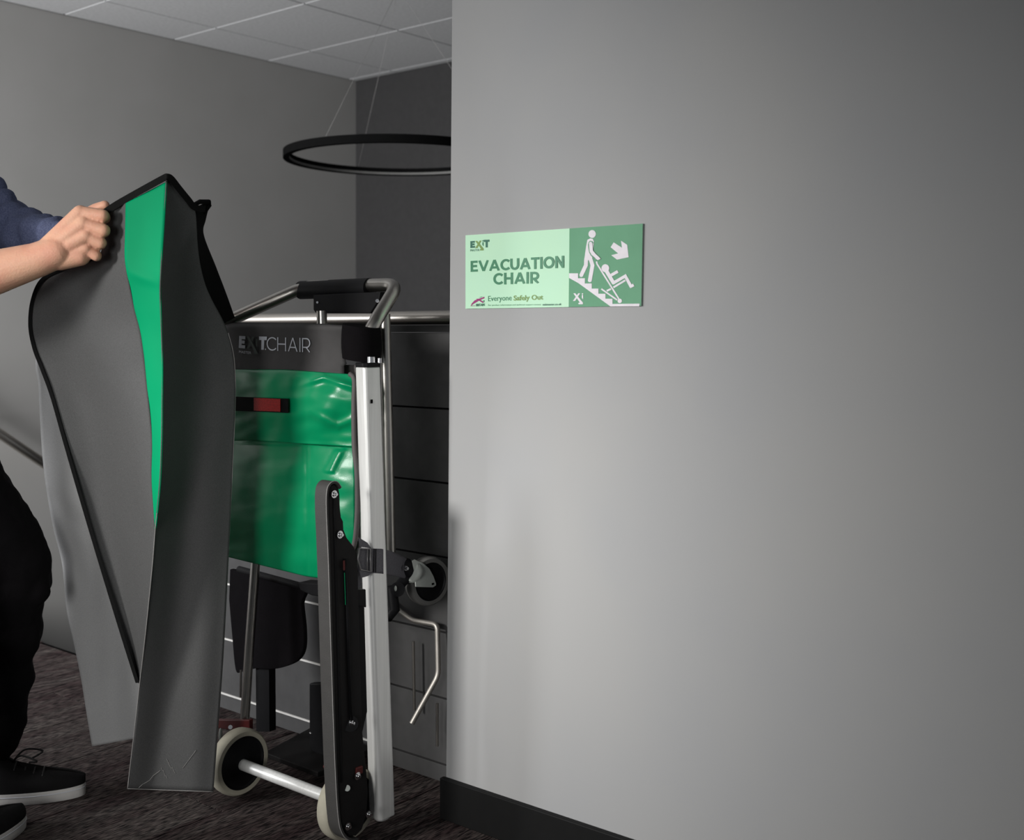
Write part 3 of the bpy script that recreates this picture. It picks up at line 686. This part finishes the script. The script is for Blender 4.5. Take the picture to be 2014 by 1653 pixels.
# far leg, bracket and dark seat hardware
XL = c_far.x
mk('far_leg_tube', MB().tube([WY(503, 1100, 1.735), WY(490, 1280, 1.72), WY(481, 1425, 1.70)], 0.0112, 16), 'tube', ch, smooth=True, auto=50)
mk('slim_rod', MB().cyl(WY(474, 1318, 1.78), WY(473, 1372, 1.78), 0.003, 8), 'tube', ch)
br = mk('axle_bracket', MB().prism([WY(424, 1416, 1.68), WY(490, 1417, 1.68), WY(490, 1446, 1.68), WY(478, 1442, 1.68), WY(426, 1432, 1.68)], (0, 0.012, 0)), 'red', ch, label='red painted bracket', bevel=0.002)
mk('bolt', MB().cyl(WY(453, 1431, 1.668), WY(453, 1431, 1.662), 0.005, 10), 'chrome', br)
mk('fork_tip', MB().ellip(WY(434, 1447, 1.655), 0.006, 0.004, 0.017), 'zinc', br, smooth=True)
bag = catmull([(452, 1120), (590, 1150), (592, 1190), (597, 1240), (596, 1278), (584, 1300), (560, 1312), (535, 1317), (508, 1316), (500, 1316), (475, 1322), (463, 1318), (456, 1250), (450, 1180)], 60)
mk('foot_rest_flap', MB().prism([WY(x, y, 1.80) for x, y in bag], (0, 0.012, 0)), 'hook', ch, label='black hanging foot rest flap', bevel=0.002)
mk('far_track', MB().prism([WY(503, 1310, 1.81), WY(529, 1310, 1.81), WY(530, 1440, 1.81), WY(504, 1440, 1.81)], (0, 0.02, 0)), 'plastic', ch, label='black far slide track')
mk('centre_bar', MB().prism([WY(608, 1345, 1.84), WY(645, 1345, 1.84), WY(648, 1560, 1.84), WY(608, 1470, 1.84)], (0, 0.02, 0)), 'plastic', ch, bevel=0.003)
mk('under_seat_block', MB().prism([WY(585, 1146, 1.70), WY(650, 1150, 1.70), WY(650, 1178, 1.70), WY(612, 1172, 1.70), (WY(590, 1162, 1.70))], (0, 0.04, 0)), 'plastic', ch, bevel=0.003)
tz0 = 0.035
mk('foot_plate', MB().prism([WZ(520, 1490, .03), WZ(625, 1530, .03), WZ(735, 1480, .03), WZ(612, 1440, .03)], (0, 0, 0.012)), 'plate', ch, bevel=0.002)
mk('screw', MB().ellip(WY(611, 1443, 1.80), 0.0035, 0.0035, 0.0035), 'chrome', ch, smooth=True)
mk('red_knob', MB().ellip(WY(641, 1508, 1.66), 0.006, 0.006, 0.005), 'red', ch, smooth=True)

# strap with buckles around the post -------------------------------------------
def sy(x):   # wraps in front of the post then runs back to the knuckle
    return 1.690 - 0.030 * math.sin(min(max((x - 700) / 44, 0), 1) * math.pi * .6) + max(0, (x - 745)) * 0.0020
def strapX(x, y, off=0): return WX(x, y, sx_(x) + off)
def sx_(x): return -1.7385 if x < 752 else -1.7385 - (x - 752) * 0.0007
rows = []
for i in range(9):
    v = i / 8; row = []
    for j in range(41):
        u = j / 40; x = 704 + (801 - 704) * u
        yt = 1079 + (x - 704) * .02 + max(0, x - 750) ** 1.0 * .22 + max(0, x - 770) * .25; yb = 1125 + (x - 704) * .08 + max(0, x - 750) * .12
        row.append(WX(x, yt + (yb - yt) * v, sx_(x)))
    rows.append(row)
strap = mk('webbing_strap', MB().grid(rows), 'web', ch, smooth=True, mods=[('SOLIDIFY', {'thickness': 0.0018, 'offset': 0})], label='grey webbing strap round the post')
def sxy(l, off): return [WX(x, y, sx_(x) + off) for x, y in l]
mk('strap_wing', MB().prism(sxy([(704, 1057), (722, 1068), (729, 1079), (707, 1076)], 0.001), (0.0015, 0, 0)), 'web', strap)
mk('strap_wing', MB().prism(sxy([(706, 1122), (731, 1127), (724, 1133), (710, 1137)], 0.001), (0.0015, 0, 0)), 'web', strap)
mk('buckle', MB().tube(sxy([(707, 1079), (728, 1080), (729, 1125), (709, 1121), (703.5, 1100)], 0.004), 0.0019, 8, closed=True), 'buckle', strap, smooth=True)
mk('buckle', MB().tube(sxy([(723, 1079), (729, 1079.5), (729, 1126), (722, 1125)], 0.004), 0.0012, 8, closed=True), 'buckle', strap, smooth=True)
for x in (736, 739.5): mk('stitch_bar', MB().tube(sxy([(x, 1080), (x - .8, 1126)], 0.0015), 0.0008, 6), 'gap', strap)
mk('strap_tail', MB().prism(sxy([(702, 1121), (709, 1124), (710, 1155), (704, 1155)], -0.012), (0.0015, 0, 0)), 'web', strap)
mk('post_clip', MB().prism(sxy([(694, 1158), (712, 1158), (713, 1194), (693, 1190)], -0.012), (0.012, 0, 0)), 'plastic', ch, bevel=0.002)

# castor beside the post ----------------------------------------------------------
YC = 1.860
cc = WY(841, 1143, YC)
cw = wheel(cc, 0.0545, 0.026, 'castor_wheel', 'tyre2', axis=(0.985, -0.17, 0.0), hubk=.78)
XF = cc.x + 0.017
fork = [(811, 1104), (816, 1101), (832, 1108), (845, 1119), (853, 1134), (858, 1148), (858, 1152), (852, 1156), (818, 1155), (817, 1140), (815, 1122)]
fk = mk('castor_fork', MB().prism([WX(x, y, XF) for x, y in fork], (-0.0025, 0, 0)), 'zinc', ch, label='grey zinc castor fork', bevel=0.0008)
mk('fork_side', MB().prism([WX(x, y, XF - 0.034) for x, y in fork], (-0.0025, 0, 0)), 'zinc', fk)
mk('swivel', MB().lathe(WX(811, 1125, XF - 0.016), WX(815, 1125, XF - 0.016) - WX(803, 1119, XF - 0.016), [(-0.010, 0), (-0.010, 0.0235), (-0.005, 0.025), (0.001, 0.0255), (0.006, 0.024), (0.006, 0)], 26), 'zinc', fk, smooth=True, auto=35)
mk('fork_hole', MB().box(tuple(WX(851, 1149, XF) - Vector((0.001, 0.003, 0.002))), tuple(WX(851, 1149, XF) + Vector((0.0012, 0.003, 0.002)))), 'gap', fk)
kn = mk('knuckle', MB().capsule(WX(797, 1115, XF - 0.02), 0.019, WX(806, 1135, XF - 0.02), 0.015).cyl(WX(782, 1160, XF - 0.004), WX(782, 1160, XF - 0.03), 0.0155, 24).capsule(WX(800, 1135, XF - 0.02), 0.012, WX(782, 1156, XF - 0.02), 0.011), 'plastic', ch, smooth=True, auto=50, label='black castor knuckle joint')
mk('bolt', MB().lathe(WX(797, 1118, XF + 0.0), (1, 0, 0), [(-0.004, 0.0055), (0.003, 0.0055), (0.003, 0.0035), (0.008, 0.0035), (0.008, 0)], 6), 'chrome', kn)
mk('bolt', MB().ellip(WX(778, 1158, XF - 0.002), 0.003, 0.003, 0.006), 'zinc', kn, smooth=True)
mk('carrier_arm', MB().tube([WX(770, 1155, XF - 0.03), WX(776, 1200, XF - 0.03), WX(762, 1215, XF - 0.03)], 0.012, 12), 'plastic', kn, smooth=True)

# ================================================================== COVER
def rows_sheet(L, R, nrow, ncol, bulge=None):
    l = catmull(L, nrow); r = catmull(R, nrow); rows = []
    for i in range(nrow):
        row = []
        for j in range(ncol):
            u = j / (ncol - 1); v = i / (nrow - 1)
            x, y, d = (a + (b - a) * u for a, b in zip(l[i], r[i]))
            if bulge: d += bulge(u, v)
            row.append(WD(x, y, d))
        rows.append(row)
    return rows
cov = thing('dust_cover', 'grey fabric dust cover with green stripe being lifted off the chair', 'cover', tuple(WD(335, 1553, 2.44)))
# left panel
Lp = [(212, 413, 2.31), (204, 455, 2.335), (192, 505, 2.355), (124, 530, 2.385), (83, 550, 2.40), (64, 590, 2.41), (59, 640, 2.42), (67, 685, 2.425), (82, 725, 2.43), (102, 780, 2.43), (127, 868, 2.43), (152, 955, 2.43), (174, 1030, 2.43), (201, 1120, 2.43), (236, 1235, 2.43), (270, 1343, 2.425)]
Lr = [(247, 399, 2.29), (246, 450, 2.285), (245, 500, 2.28), (248, 530, 2.28), (255, 565, 2.29), (264, 607, 2.30), (275, 650, 2.31), (283, 700, 2.315), (288, 750, 2.32), (293, 800, 2.325), (299, 868, 2.33), (298, 940, 2.34), (304, 1035, 2.35), (300, 1110, 2.36), (287, 1235, 2.39), (274, 1345, 2.42)]
def bl(u, v):
    a = min(1, max(0, v * 1.3 - .12))
    return (0.085 - 0.055 * v) * (math.sin(math.pi * min(1, u ** .8)) ** 1.3) * a * (1 - .35 * max(0, v - .6)) + 0.004 * noise.noise(Vector((u * 3, v * 9, 1))) - 0.006 * math.sin(6 * u + 5 * v) * math.sin(math.pi * u)
lp = mk('left_panel', MB().grid(rows_sheet(Lp, Lr, 110, 40, bl)), 'cloth', cov, smooth=True, mods=[('SOLIDIFY', {'thickness': 0.0022, 'offset': 1})])
# green stripe
Gr = [(328, 357, 2.27), (323, 440, 2.262), (319, 500, 2.256), (317, 540, 2.252), (316, 575, 2.262), (317, 610, 2.27), (318.5, 655, 2.28), (320, 705, 2.285), (320, 750, 2.29), (319.5, 800, 2.30), (318.5, 868, 2.305), (315.5, 940, 2.315), (309, 1010, 2.33), (305.5, 1040, 2.345)]
Gl = Lr[:12] + [(302, 1005, 2.345), (305, 1042, 2.349)]
def bg(u, v):
    return -0.004 * math.exp(-((v - .245 - .03 * u) / .02) ** 2) * math.sin(math.pi * u) + 0.004 * math.sin(math.pi * u) * math.sin(v * 9)
mk('green_stripe', MB().grid(rows_sheet(Gl, Gr, 100, 14, bg)), 'stripe', cov, smooth=True, mods=[('SOLIDIFY', {'thickness': 0.0022, 'offset': 1})], label='bright green vinyl stripe')
# right panel
Rl = Gr[:13] + [(305.5, 1040, 2.345), (300, 1110, 2.355), (288, 1230, 2.375), (276, 1335, 2.40), (264, 1440, 2.42), (251, 1552, 2.44)]
Rr = [(331, 353, 2.275), (372, 395, 2.33), (384, 415, 2.35), (387, 445, 2.36), (389, 480, 2.38), (394, 520, 2.40), (404, 560, 2.42), (418, 592, 2.44), (436, 625, 2.46), (449, 655, 2.47), (459, 695, 2.475), (463, 745, 2.475), (462, 820, 2.475), (457, 930, 2.475), (451, 1060, 2.475), (444, 1200, 2.475), (437, 1320, 2.475), (428, 1440, 2.475), (419, 1558, 2.475)]
def brr(u, v):
    s = math.sin(math.pi * u)
    return 0.030 * s * (0.3 + math.sin(math.pi * min(1, v * 1.1)) ** 1.0) + 0.030 * math.exp(-((u - .32 - .1 * (1 - v)) / .18) ** 2) * max(0, v - .45) - 0.022 * math.exp(-((u - .75) / .22) ** 2) * max(0, v - .35) + 0.004 * noise.noise(Vector((u * 3, v * 8, 7)))
mk('right_panel', MB().grid(rows_sheet(Rl, Rr, 130, 40, brr)), 'cloth', cov, smooth=True, mods=[('SOLIDIFY', {'thickness': 0.0022, 'offset': 1})])
# stitched seams in the foot of the right panel
def rp(u, v, off=0.0015):
    l = catmull(Rl, 401)[int(v * 400)]; r = catmull(Rr, 401)[int(v * 400)]
    x, y, d = (a + (b - a) * u for a, b in zip(l, r)); return WD(x, y, d + brr(u, v) - off)
for a, b in (((.13, .998), (.36, .978)), ((.42, .968), (.54, .982)), ((.37, .976), (.45, .986)), ((.62, .976), (.76, .962))):
    mk('stitching', MB().tube([rp(a[0] + (b[0] - a[0]) * t / 6, a[1] + (b[1] - a[1]) * t / 6) for t in range(7)], 0.0005, 5), 'beltedge', cov)
# light piping on the free edges of the right panel
mk('edge_piping', MB().tube([WD(x, y, d - 0.001) for x, y, d in catmull(Rl[12:], 60)], 0.0009, 6), 'beltedge', cov, smooth=True)
mk('edge_piping', MB().tube([WD(x, y, d - 0.001) for x, y, d in catmull(Rr[9:], 60)], 0.0009, 6), 'beltedge', cov, smooth=True)
mk('edge_piping', MB().tube([rp(k / 20, 1.0, 0.001) for k in range(21)], 0.0009, 6), 'beltedge', cov, smooth=True)
# rear panel, seen behind the left hem
Bl = [(150, 560, 2.64), (75, 690, 2.66), (76, 760, 2.67), (79, 830, 2.67), (84, 905, 2.67), (93, 975, 2.66), (106, 1045, 2.66), (122, 1110, 2.67), (131, 1200, 2.68), (146, 1270, 2.69), (160, 1340, 2.70), (171, 1410, 2.70), (181, 1469, 2.70)]
Br = [(300, 560, 2.55)] + [(300 + k * 5, 690 + k * 70, 2.56) for k in range(0, 11)] + [(345, 1438, 2.58)]
def bb(u, v): return 0.022 * math.sin(u * 9 + v * 5) * math.sin(math.pi * v) - 0.028 * math.exp(-(u / .22) ** 2) * v + 0.007 * math.exp(-((v - .43 - u * .2) / .03) ** 2) + 0.006 * noise.noise(Vector((u * 4, v * 7, 4)))
mk('rear_panel', MB().grid(rows_sheet(Bl, Br, 90, 40, bb)), 'cloth_in', cov, smooth=True, mods=[('SOLIDIFY', {'thickness': 0.0022, 'offset': 1})], label='lighter inner back panel')
# dark far side strip seen to the right of the right panel
Dl = [(386, 408, 2.40), (386, 440, 2.40), (388, 480, 2.42), (396, 540, 2.46), (410, 590, 2.50), (434, 640, 2.54)]
Dr = [(414, 397, 2.44), (405, 432, 2.45), (401, 462, 2.47), (425, 525, 2.52), (446, 580, 2.56), (462, 625, 2.58)]
mk('inner_edge', MB().grid(rows_sheet(Dl, Dr, 40, 8, lambda u, v: 0.006 * math.sin(v * 12) * u)), 'binding', cov, smooth=True, mods=[('SOLIDIFY', {'thickness': 0.003, 'offset': 1})], label='black inner edge strip')
mk('corner_fold', MB().tube([WD(*p) for p in ((384, 402, 2.38), (393, 397, 2.40), (411, 397, 2.43), (412, 403, 2.44), (401, 418, 2.43))], 0.005, 8), 'binding', cov, smooth=True)
# black binding: top hem and left hem
top = catmull([(206, 418, 2.30), (225, 405, 2.295), (247, 392, 2.29), (290, 368, 2.275), (322, 350.5, 2.268), (329, 348, 2.267), (337, 352, 2.275), (352, 371, 2.30), (370, 393, 2.325), (383, 408, 2.345), (404, 412, 2.375)], 70)
vs = []; fs = []
def strip(path, wd, th):
    V3 = []; P = [WD(*p) for p in path]
    for i, p in enumerate(P):
        a = P[max(i - 1, 0)]; b = P[min(i + 1, len(P) - 1)]; t = (b - a).normalized(); vw = (p - CAM).normalized(); s = t.cross(vw).normalized() * wd; k = vw * th
        V3 += [p + s - k, p - s - k, p - s + k, p + s + k]
    n = len(P)
    return MB().add(V3, [(i * 4 + k, (i + 1) * 4 + k, (i + 1) * 4 + (k + 1) % 4, i * 4 + (k + 1) % 4) for i in range(n - 1) for k in range(4)] + [(0, 1, 2, 3), (n * 4 - 1, n * 4 - 2, n * 4 - 3, n * 4 - 4)])
hem = mk('black_hem', strip(top, 0.0065, 0.003), 'binding', cov, smooth=True, auto=50, label='black bound hem', bevel=0.001)
lh = catmull([(x, y, d - 0.003) for x, y, d in Lp[2:]], 110)
mk('black_hem', strip(lh, 0.0035, 0.003), 'binding', cov, smooth=True, auto=50, label='black bound hem')

# ================================================================== PERSON
per = thing('person', 'person in blue long sleeves, black trousers and black white-soled sneakers, gripping the cover', 'person', V(-1.2, 2.42, 0))
REM = lambda v: [('REMESH', {'mode': 'VOXEL', 'voxel_size': v, 'use_smooth_shade': True}), ('SMOOTH', {'factor': 0.5, 'iterations': 3})]
B = MB()
hipL, hipR = V(-1.345, 2.50, .90), V(-1.37, 2.34, .90)
kneL, kneR = V(-1.100, 2.545, .545), V(-1.19, 2.33, .53)
ankL, ankR = V(-1.170, 2.60, .10), V(-1.13, 2.25, .10)
shL, shR = V(-1.41, 2.60, 1.40), V(-1.35, 2.25, 1.40)
elL, wrL = V(-1.165, 2.63, 1.285), V(-.965, 2.47, 1.255)
elR = V(-1.150, 2.25, 1.112)
wrR = WD(72, 512, 2.268)
B.capsule(V(-1.37, 2.42, .92), .13, V(-1.38, 2.42, 1.10), .115).capsule(V(-1.38, 2.42, 1.10), .115, V(-1.37, 2.42, 1.30), .125)
B.capsule(V(-1.37, 2.34, 1.33), .10, V(-1.37, 2.52, 1.33), .10).capsule(shL, .058, shR, .058)
for h, k, a in ((hipL, kneL, ankL), (hipR, kneR, ankR)):
    B.capsule(h, .088, k, .054).capsule(k, .054, k.lerp(a, .35) + Vector((0, 0, 0)), .055).capsule(k.lerp(a, .35), .055, a, .036)
tL, tR = V(-1.05, 2.610, .033), V(-1.072, 2.40, .033)
B.capsule(ankL - Vector((0, 0, .05)), .030, tL, .017).capsule(ankR - Vector((0, 0, .05)), .030, tR, .017)
B.capsule(shL, .055, elL, .042).capsule(elL, .042, wrL, .028)
B.capsule(shR, .055, elR, .045).capsule(elR, .045, WD(0, 533, 2.262), .0425).capsule(WD(0, 533, 2.262), .0425, wrR, .0345)
# neck and head (looking along the arm)
hc = V(-1.30, 2.43, 1.64)
B.capsule(V(-1.355, 2.42, 1.42), .060, V(-1.325, 2.43, 1.55), .055)
B.ellip(hc + Vector((0, 0, .02)), .098, .076, .108, RV, FV).ellip(hc + RV * .03 - Vector((0, 0, .055)), .062, .055, .068, RV, FV)
B.capsule(hc + RV * .096 + Vector((0, 0, .015)), .010, hc + RV * .112 - Vector((0, 0, .022)), .014)
B.capsule(hc + RV * .070 + FV * .03 + Vector((0, 0, .030)), .018, hc + RV * .070 - FV * .03 + Vector((0, 0, .030)), .018)
B.capsule(hc + RV * .082 + FV * .018 - Vector((0, 0, .052)), .010, hc + RV * .082 - FV * .018 - Vector((0, 0, .052)), .010)
B.ellip(hc + RV * .075 - Vector((0, 0, .092)), .024, .028, .022, RV, FV)
for s in (1, -1): B.ellip(hc - RV * .005 + FV * s * .078 - Vector((0, 0, .0)), .018, .010, .032, RV, FV)
B.ellip(WD(133, 478, 2.276), .040, .044, .0195, (WD(160, 460, 2.276) - WD(110, 492, 2.276)).normalized(), (WD(160, 500, 2.276) - WD(140, 440, 2.276)).normalized(), FV)
# right fist, back of the hand to the camera
mcp = [WD(158, 419, 2.276), WD(164, 441, 2.270), WD(169, 464, 2.270), WD(168, 489, 2.276)]
cmc = [WD(98, 484, 2.272), WD(95, 495, 2.268), WD(93, 506, 2.268), WD(92, 518, 2.272)]
mr = [.0155, .0160, .0155, .0150]
for a, b, r in zip(cmc, mcp, mr): B.capsule(a, .021, b, r)
B.capsule(wrR, .0345, WD(112, 496, 2.272), .032)
B.capsule(WD(128, 482, 2.285), .026, WD(150, 470, 2.288), .024)
B.capsule(WD(118, 509, 2.276), .0235, WD(158, 504, 2.280), .0195)
B.capsule(WD(128, 458, 2.284), .020, WD(156, 437, 2.286), .018)
pip = [WD(202, 424.5, 2.276), WD(204, 453, 2.272), WD(198, 478, 2.276), WD(189, 503, 2.282)]
dip = [WD(206, 429, 2.303), WD(205, 456, 2.300), WD(198, 481, 2.303), WD(190, 505, 2.305)]
tip = [WD(186, 432, 2.318), WD(186, 457, 2.316), WD(181, 480, 2.317), WD(177, 500, 2.316)]
fr = [.0128, .0127, .0118, .0108]
for a, b, c, d_, r in zip(mcp, pip, dip, tip, fr):
    B.capsule(a, r * 1.12, b, r).capsule(b, r, c, r * .9).capsule(c, r * .9, d_, r * .82)
B.capsule(WD(120, 470, 2.300), .021, WD(160, 432, 2.325), .0155).capsule(WD(160, 432, 2.325), .0155, WD(188, 413, 2.322), .013).capsule(WD(188, 413, 2.322), .013, WD(206, 404, 2.316), .0098)
# left hand behind, fingers closed on the hem
hl = WD(160, 462, 2.42)
for k in range(4):
    a = wrL + (hl - wrL) * .1; m_ = hl + FV * (-.01) + Vector((0, 0, .03 - .02 * k)); p_ = m_ + RV * .035 - FV * .004; t_ = p_ - FV * .012 - RV * .004; e_ = t_ - RV * .022 - FV * .004
    B.capsule(a, .018, m_, .0125).capsule(m_, .0115, p_, .0105).capsule(p_, .0105, t_, .0095).capsule(t_, .0095, e_, .009)
B.capsule(wrL, .022, hl + Vector((0, 0, .035)) - FV * .015, .013).capsule(hl + Vector((0, 0, .035)) - FV * .015, .013, hl + RV * .03 - FV * .022 + Vector((0, 0, .03)), .011)
body = mk('body', B, 'skin', per, mods=[('REMESH', {'mode': 'VOXEL', 'voxel_size': 0.0024, 'use_smooth_shade': True}), ('SMOOTH', {'factor': 0.5, 'iterations': 2})])
# face details
for s in (1, -1):
    e = mk('eye', MB().ellip(hc + RV * .081 + FV * s * .031 + Vector((0, 0, .008)), .011, .012, .011, RV, FV), 'eye', per, smooth=True)
    mk('iris', MB().ellip(hc + RV * .0905 + FV * s * .031 + Vector((0, 0, .008)), .003, .005, .005, RV, FV), 'iris', e, smooth=True)
    mk('eyebrow', MB().tube([hc + RV * (.092 - .006 * abs(t)) + FV * (s * .031 + t * .013) + Vector((0, 0, .034 - .003 * t * t)) for t in (-1, 0, 1)], .004, 6), 'hair', per, smooth=True)
mk('lips', MB().ellip(hc + RV * .092 - Vector((0, 0, .053)), .005, .022, .007, RV, FV), mat('lips', (0.45, 0.17, 0.14), 0.5), per, smooth=True)
mk('hair', MB().ellip(hc - RV * .012 + Vector((0, 0, .040)), .100, .086, .102, RV, FV).ellip(hc - RV * .045 + Vector((0, 0, -.01)), .062, .078, .085, RV, FV), 'hair', per, smooth=True)
# shirt
Sm = MB()
Sm.capsule(V(-1.375, 2.42, .98), .150, V(-1.385, 2.42, 1.15), .135).capsule(V(-1.385, 2.42, 1.15), .135, V(-1.375, 2.42, 1.30), .145)
Sm.capsule(V(-1.372, 2.33, 1.33), .115, V(-1.375, 2.53, 1.33), .115).capsule(shL, .074, shR, .074).capsule(V(-1.36, 2.42, 1.40), .075, V(-1.35, 2.42, 1.455), .068)
Sm.capsule(shR, .074, shR.lerp(elR, .92), .060)
Sm.capsule(shL, .078, elL + Vector((0, 0, .004)), .074)
for k in range(9):
    t = k / 8; c = elL.lerp(wrL, .05 + .88 * t); r = .066 - .030 * t ** .8
    c2 = elL.lerp(wrL, .05 + .88 * t + .045)
    Sm.capsule(c, r + (.008 if k % 2 == 0 else .0), c2, r)
for q, r in (((8, 398, 2.58), .030), ((22, 425, 2.565), .034), ((-20, 380, 2.62), .04)): Sm.capsule(WD(*q), r, WD(q[0] + 6, q[1] + 40, q[2]), r)
def fold_tex(nm, sc_):
    t = bpy.data.textures.new(nm, 'CLOUDS'); t.noise_scale = sc_; t.noise_depth = 2; return t
DSP = lambda nm, sc_, st: [('DISPLACE', {'texture': fold_tex(nm, sc_), 'strength': st, 'mid_level': 0.5})]
mk('shirt', Sm, 'shirt', per, mods=REM(0.0055) + DSP('shirt_folds', 0.045, 0.016), label='blue knitted long-sleeved top')
# trousers with folds
Tm = MB()
Tm.capsule(V(-1.365, 2.36, .94), .135, V(-1.365, 2.48, .94), .135)
for h, k, a, s in ((hipL, kneL, ankL, 1), (hipR, kneR, ankR, 0)):
    Tm.capsule(h, .122, h.lerp(k, .55), .104).capsule(h.lerp(k, .55), .104, k, .080)
    for i in range(8):
        t0, t1 = i / 8, (i + 1) / 8; p0 = k.lerp(a + Vector((0, 0, .03)), t0); p1 = k.lerp(a + Vector((0, 0, .03)), t1)
        r0 = .080 - .022 * t0 + (.006 if i % 2 else -.003) ; r1 = .080 - .022 * t1
        Tm.capsule(p0 + RV * (.004 if i % 3 == 0 else 0), r0, p1, r1)
Tm.capsule(WD(60, 1150, 2.54), .040, WD(66, 1165, 2.54), .035)
mk('trousers', Tm, 'trouser', per, mods=REM(0.0065) + DSP('trouser_folds', 0.07, 0.018), label='loose black trousers')
# sneakers
def sneaker(heel, toe, side):
    ax = (toe - heel); ax.z = 0; L = ax.length; ax.normalize(); sd = Vector((0, 0, 1)).cross(ax)
    def outl(k, n=40):
        pts = []
        for i in range(n):
            a = 2 * math.pi * i / n; c, s_ = math.cos(a), math.sin(a)
            x = L / 2 + c * (L / 2 + .004) ; wd = .040 + .010 * c - .004 * math.cos(2 * a)
            pts.append(heel + ax * x + sd * (math.copysign(abs(s_) ** .8, s_) * wd * k + .006 * c * side))
        return pts
    rr = []
    for z, k in ((0, .93), (.004, .985), (.012, 1.0), (.022, 1.0), (.0265, .99), (.0265, .90)):
        rr.append([Vector((p.x, p.y, z)) for p in outl(k)])
    cx_ = heel + ax * L / 2
    mbs = MB(); n = 40; vs = [p for r in rr for p in r]
    mbs.add(vs, [(i * n + k, i * n + (k + 1) % n, (i + 1) * n + (k + 1) % n, (i + 1) * n + k) for i in range(5) for k in range(n)] + [tuple(range(n))[::-1], tuple(5 * n + k for k in range(n))])
    u = MB(); vs = []; m = 12
    prof = [(0, .96, 0), (.3, .98, .0), (.6, .92, .0), (.82, .76, 0), (.95, .50, 0), (1.0, .12, 0)]
    def top(x):   # height of upper along the foot
        t = x / L
        return .064 + .045 * max(0, min(1, (0.55 - t) / .25)) - .018 * max(0, (t - .62) / .38) ** 1.6
    for f_, k, _ in prof:
        for p in outl(k * .985):
            x = (p - heel).dot(ax); c_ = heel + ax * min(max(x, .0), L)
            vs.append(Vector((p.x, p.y, .022 + (top(x) - .022 + .0) * f_)))
    nn = len(prof)
    u.add(vs, [(i * n + k, i * n + (k + 1) % n, (i + 1) * n + (k + 1) % n, (i + 1) * n + k) for i in range(nn - 1) for k in range(n)] + [tuple((nn - 1) * n + k for k in range(n)), tuple(range(n))[::-1]])
    sn = mk('sneaker', u, 'shoe', per, smooth=True, auto=60, label='black canvas sneaker')
    mk('sole', mbs, 'sole', sn, smooth=True, auto=40, label='white rubber sole')
    mk('sole_line', MB().tube([Vector((p.x, p.y, .019)) for p in outl(1.004)], .0008, 5, closed=True), 'print', sn)
    for i in range(4):
        x = L * (.46 + .075 * i); w_ = .026; hz = top(x) + .001
        c_ = heel + ax * x
        mk('lace', MB().tube([c_ + sd * w_ + Vector((0, 0, hz - .008)), c_ + Vector((0, 0, hz + .004)), c_ - sd * w_ + Vector((0, 0, hz - .008))], .0022, 6), 'lace', sn, smooth=True)
    b0 = heel + ax * (L * .44) + Vector((0, 0, top(L * .44) + .004))
    for s_ in (1, -1):
        mk('lace', MB().tube([tuple(q) for q in catmull([tuple(b0), tuple(b0 + sd * .02 * s_ + ax * .02 + Vector((0, 0, .016))), tuple(b0 + sd * .032 * s_ + ax * .055 + Vector((0, 0, .006))), tuple(b0 + sd * .012 * s_ + ax * .035 - Vector((0, 0, .003)))], 16)], .0022, 6), 'lace', sn, smooth=True)
sneaker(V(-1.235, 2.575, 0), V(-.975, 2.625, 0), 1)
sneaker(V(-1.13, 2.205, 0), V(-1.055, 2.465, 0), -1)
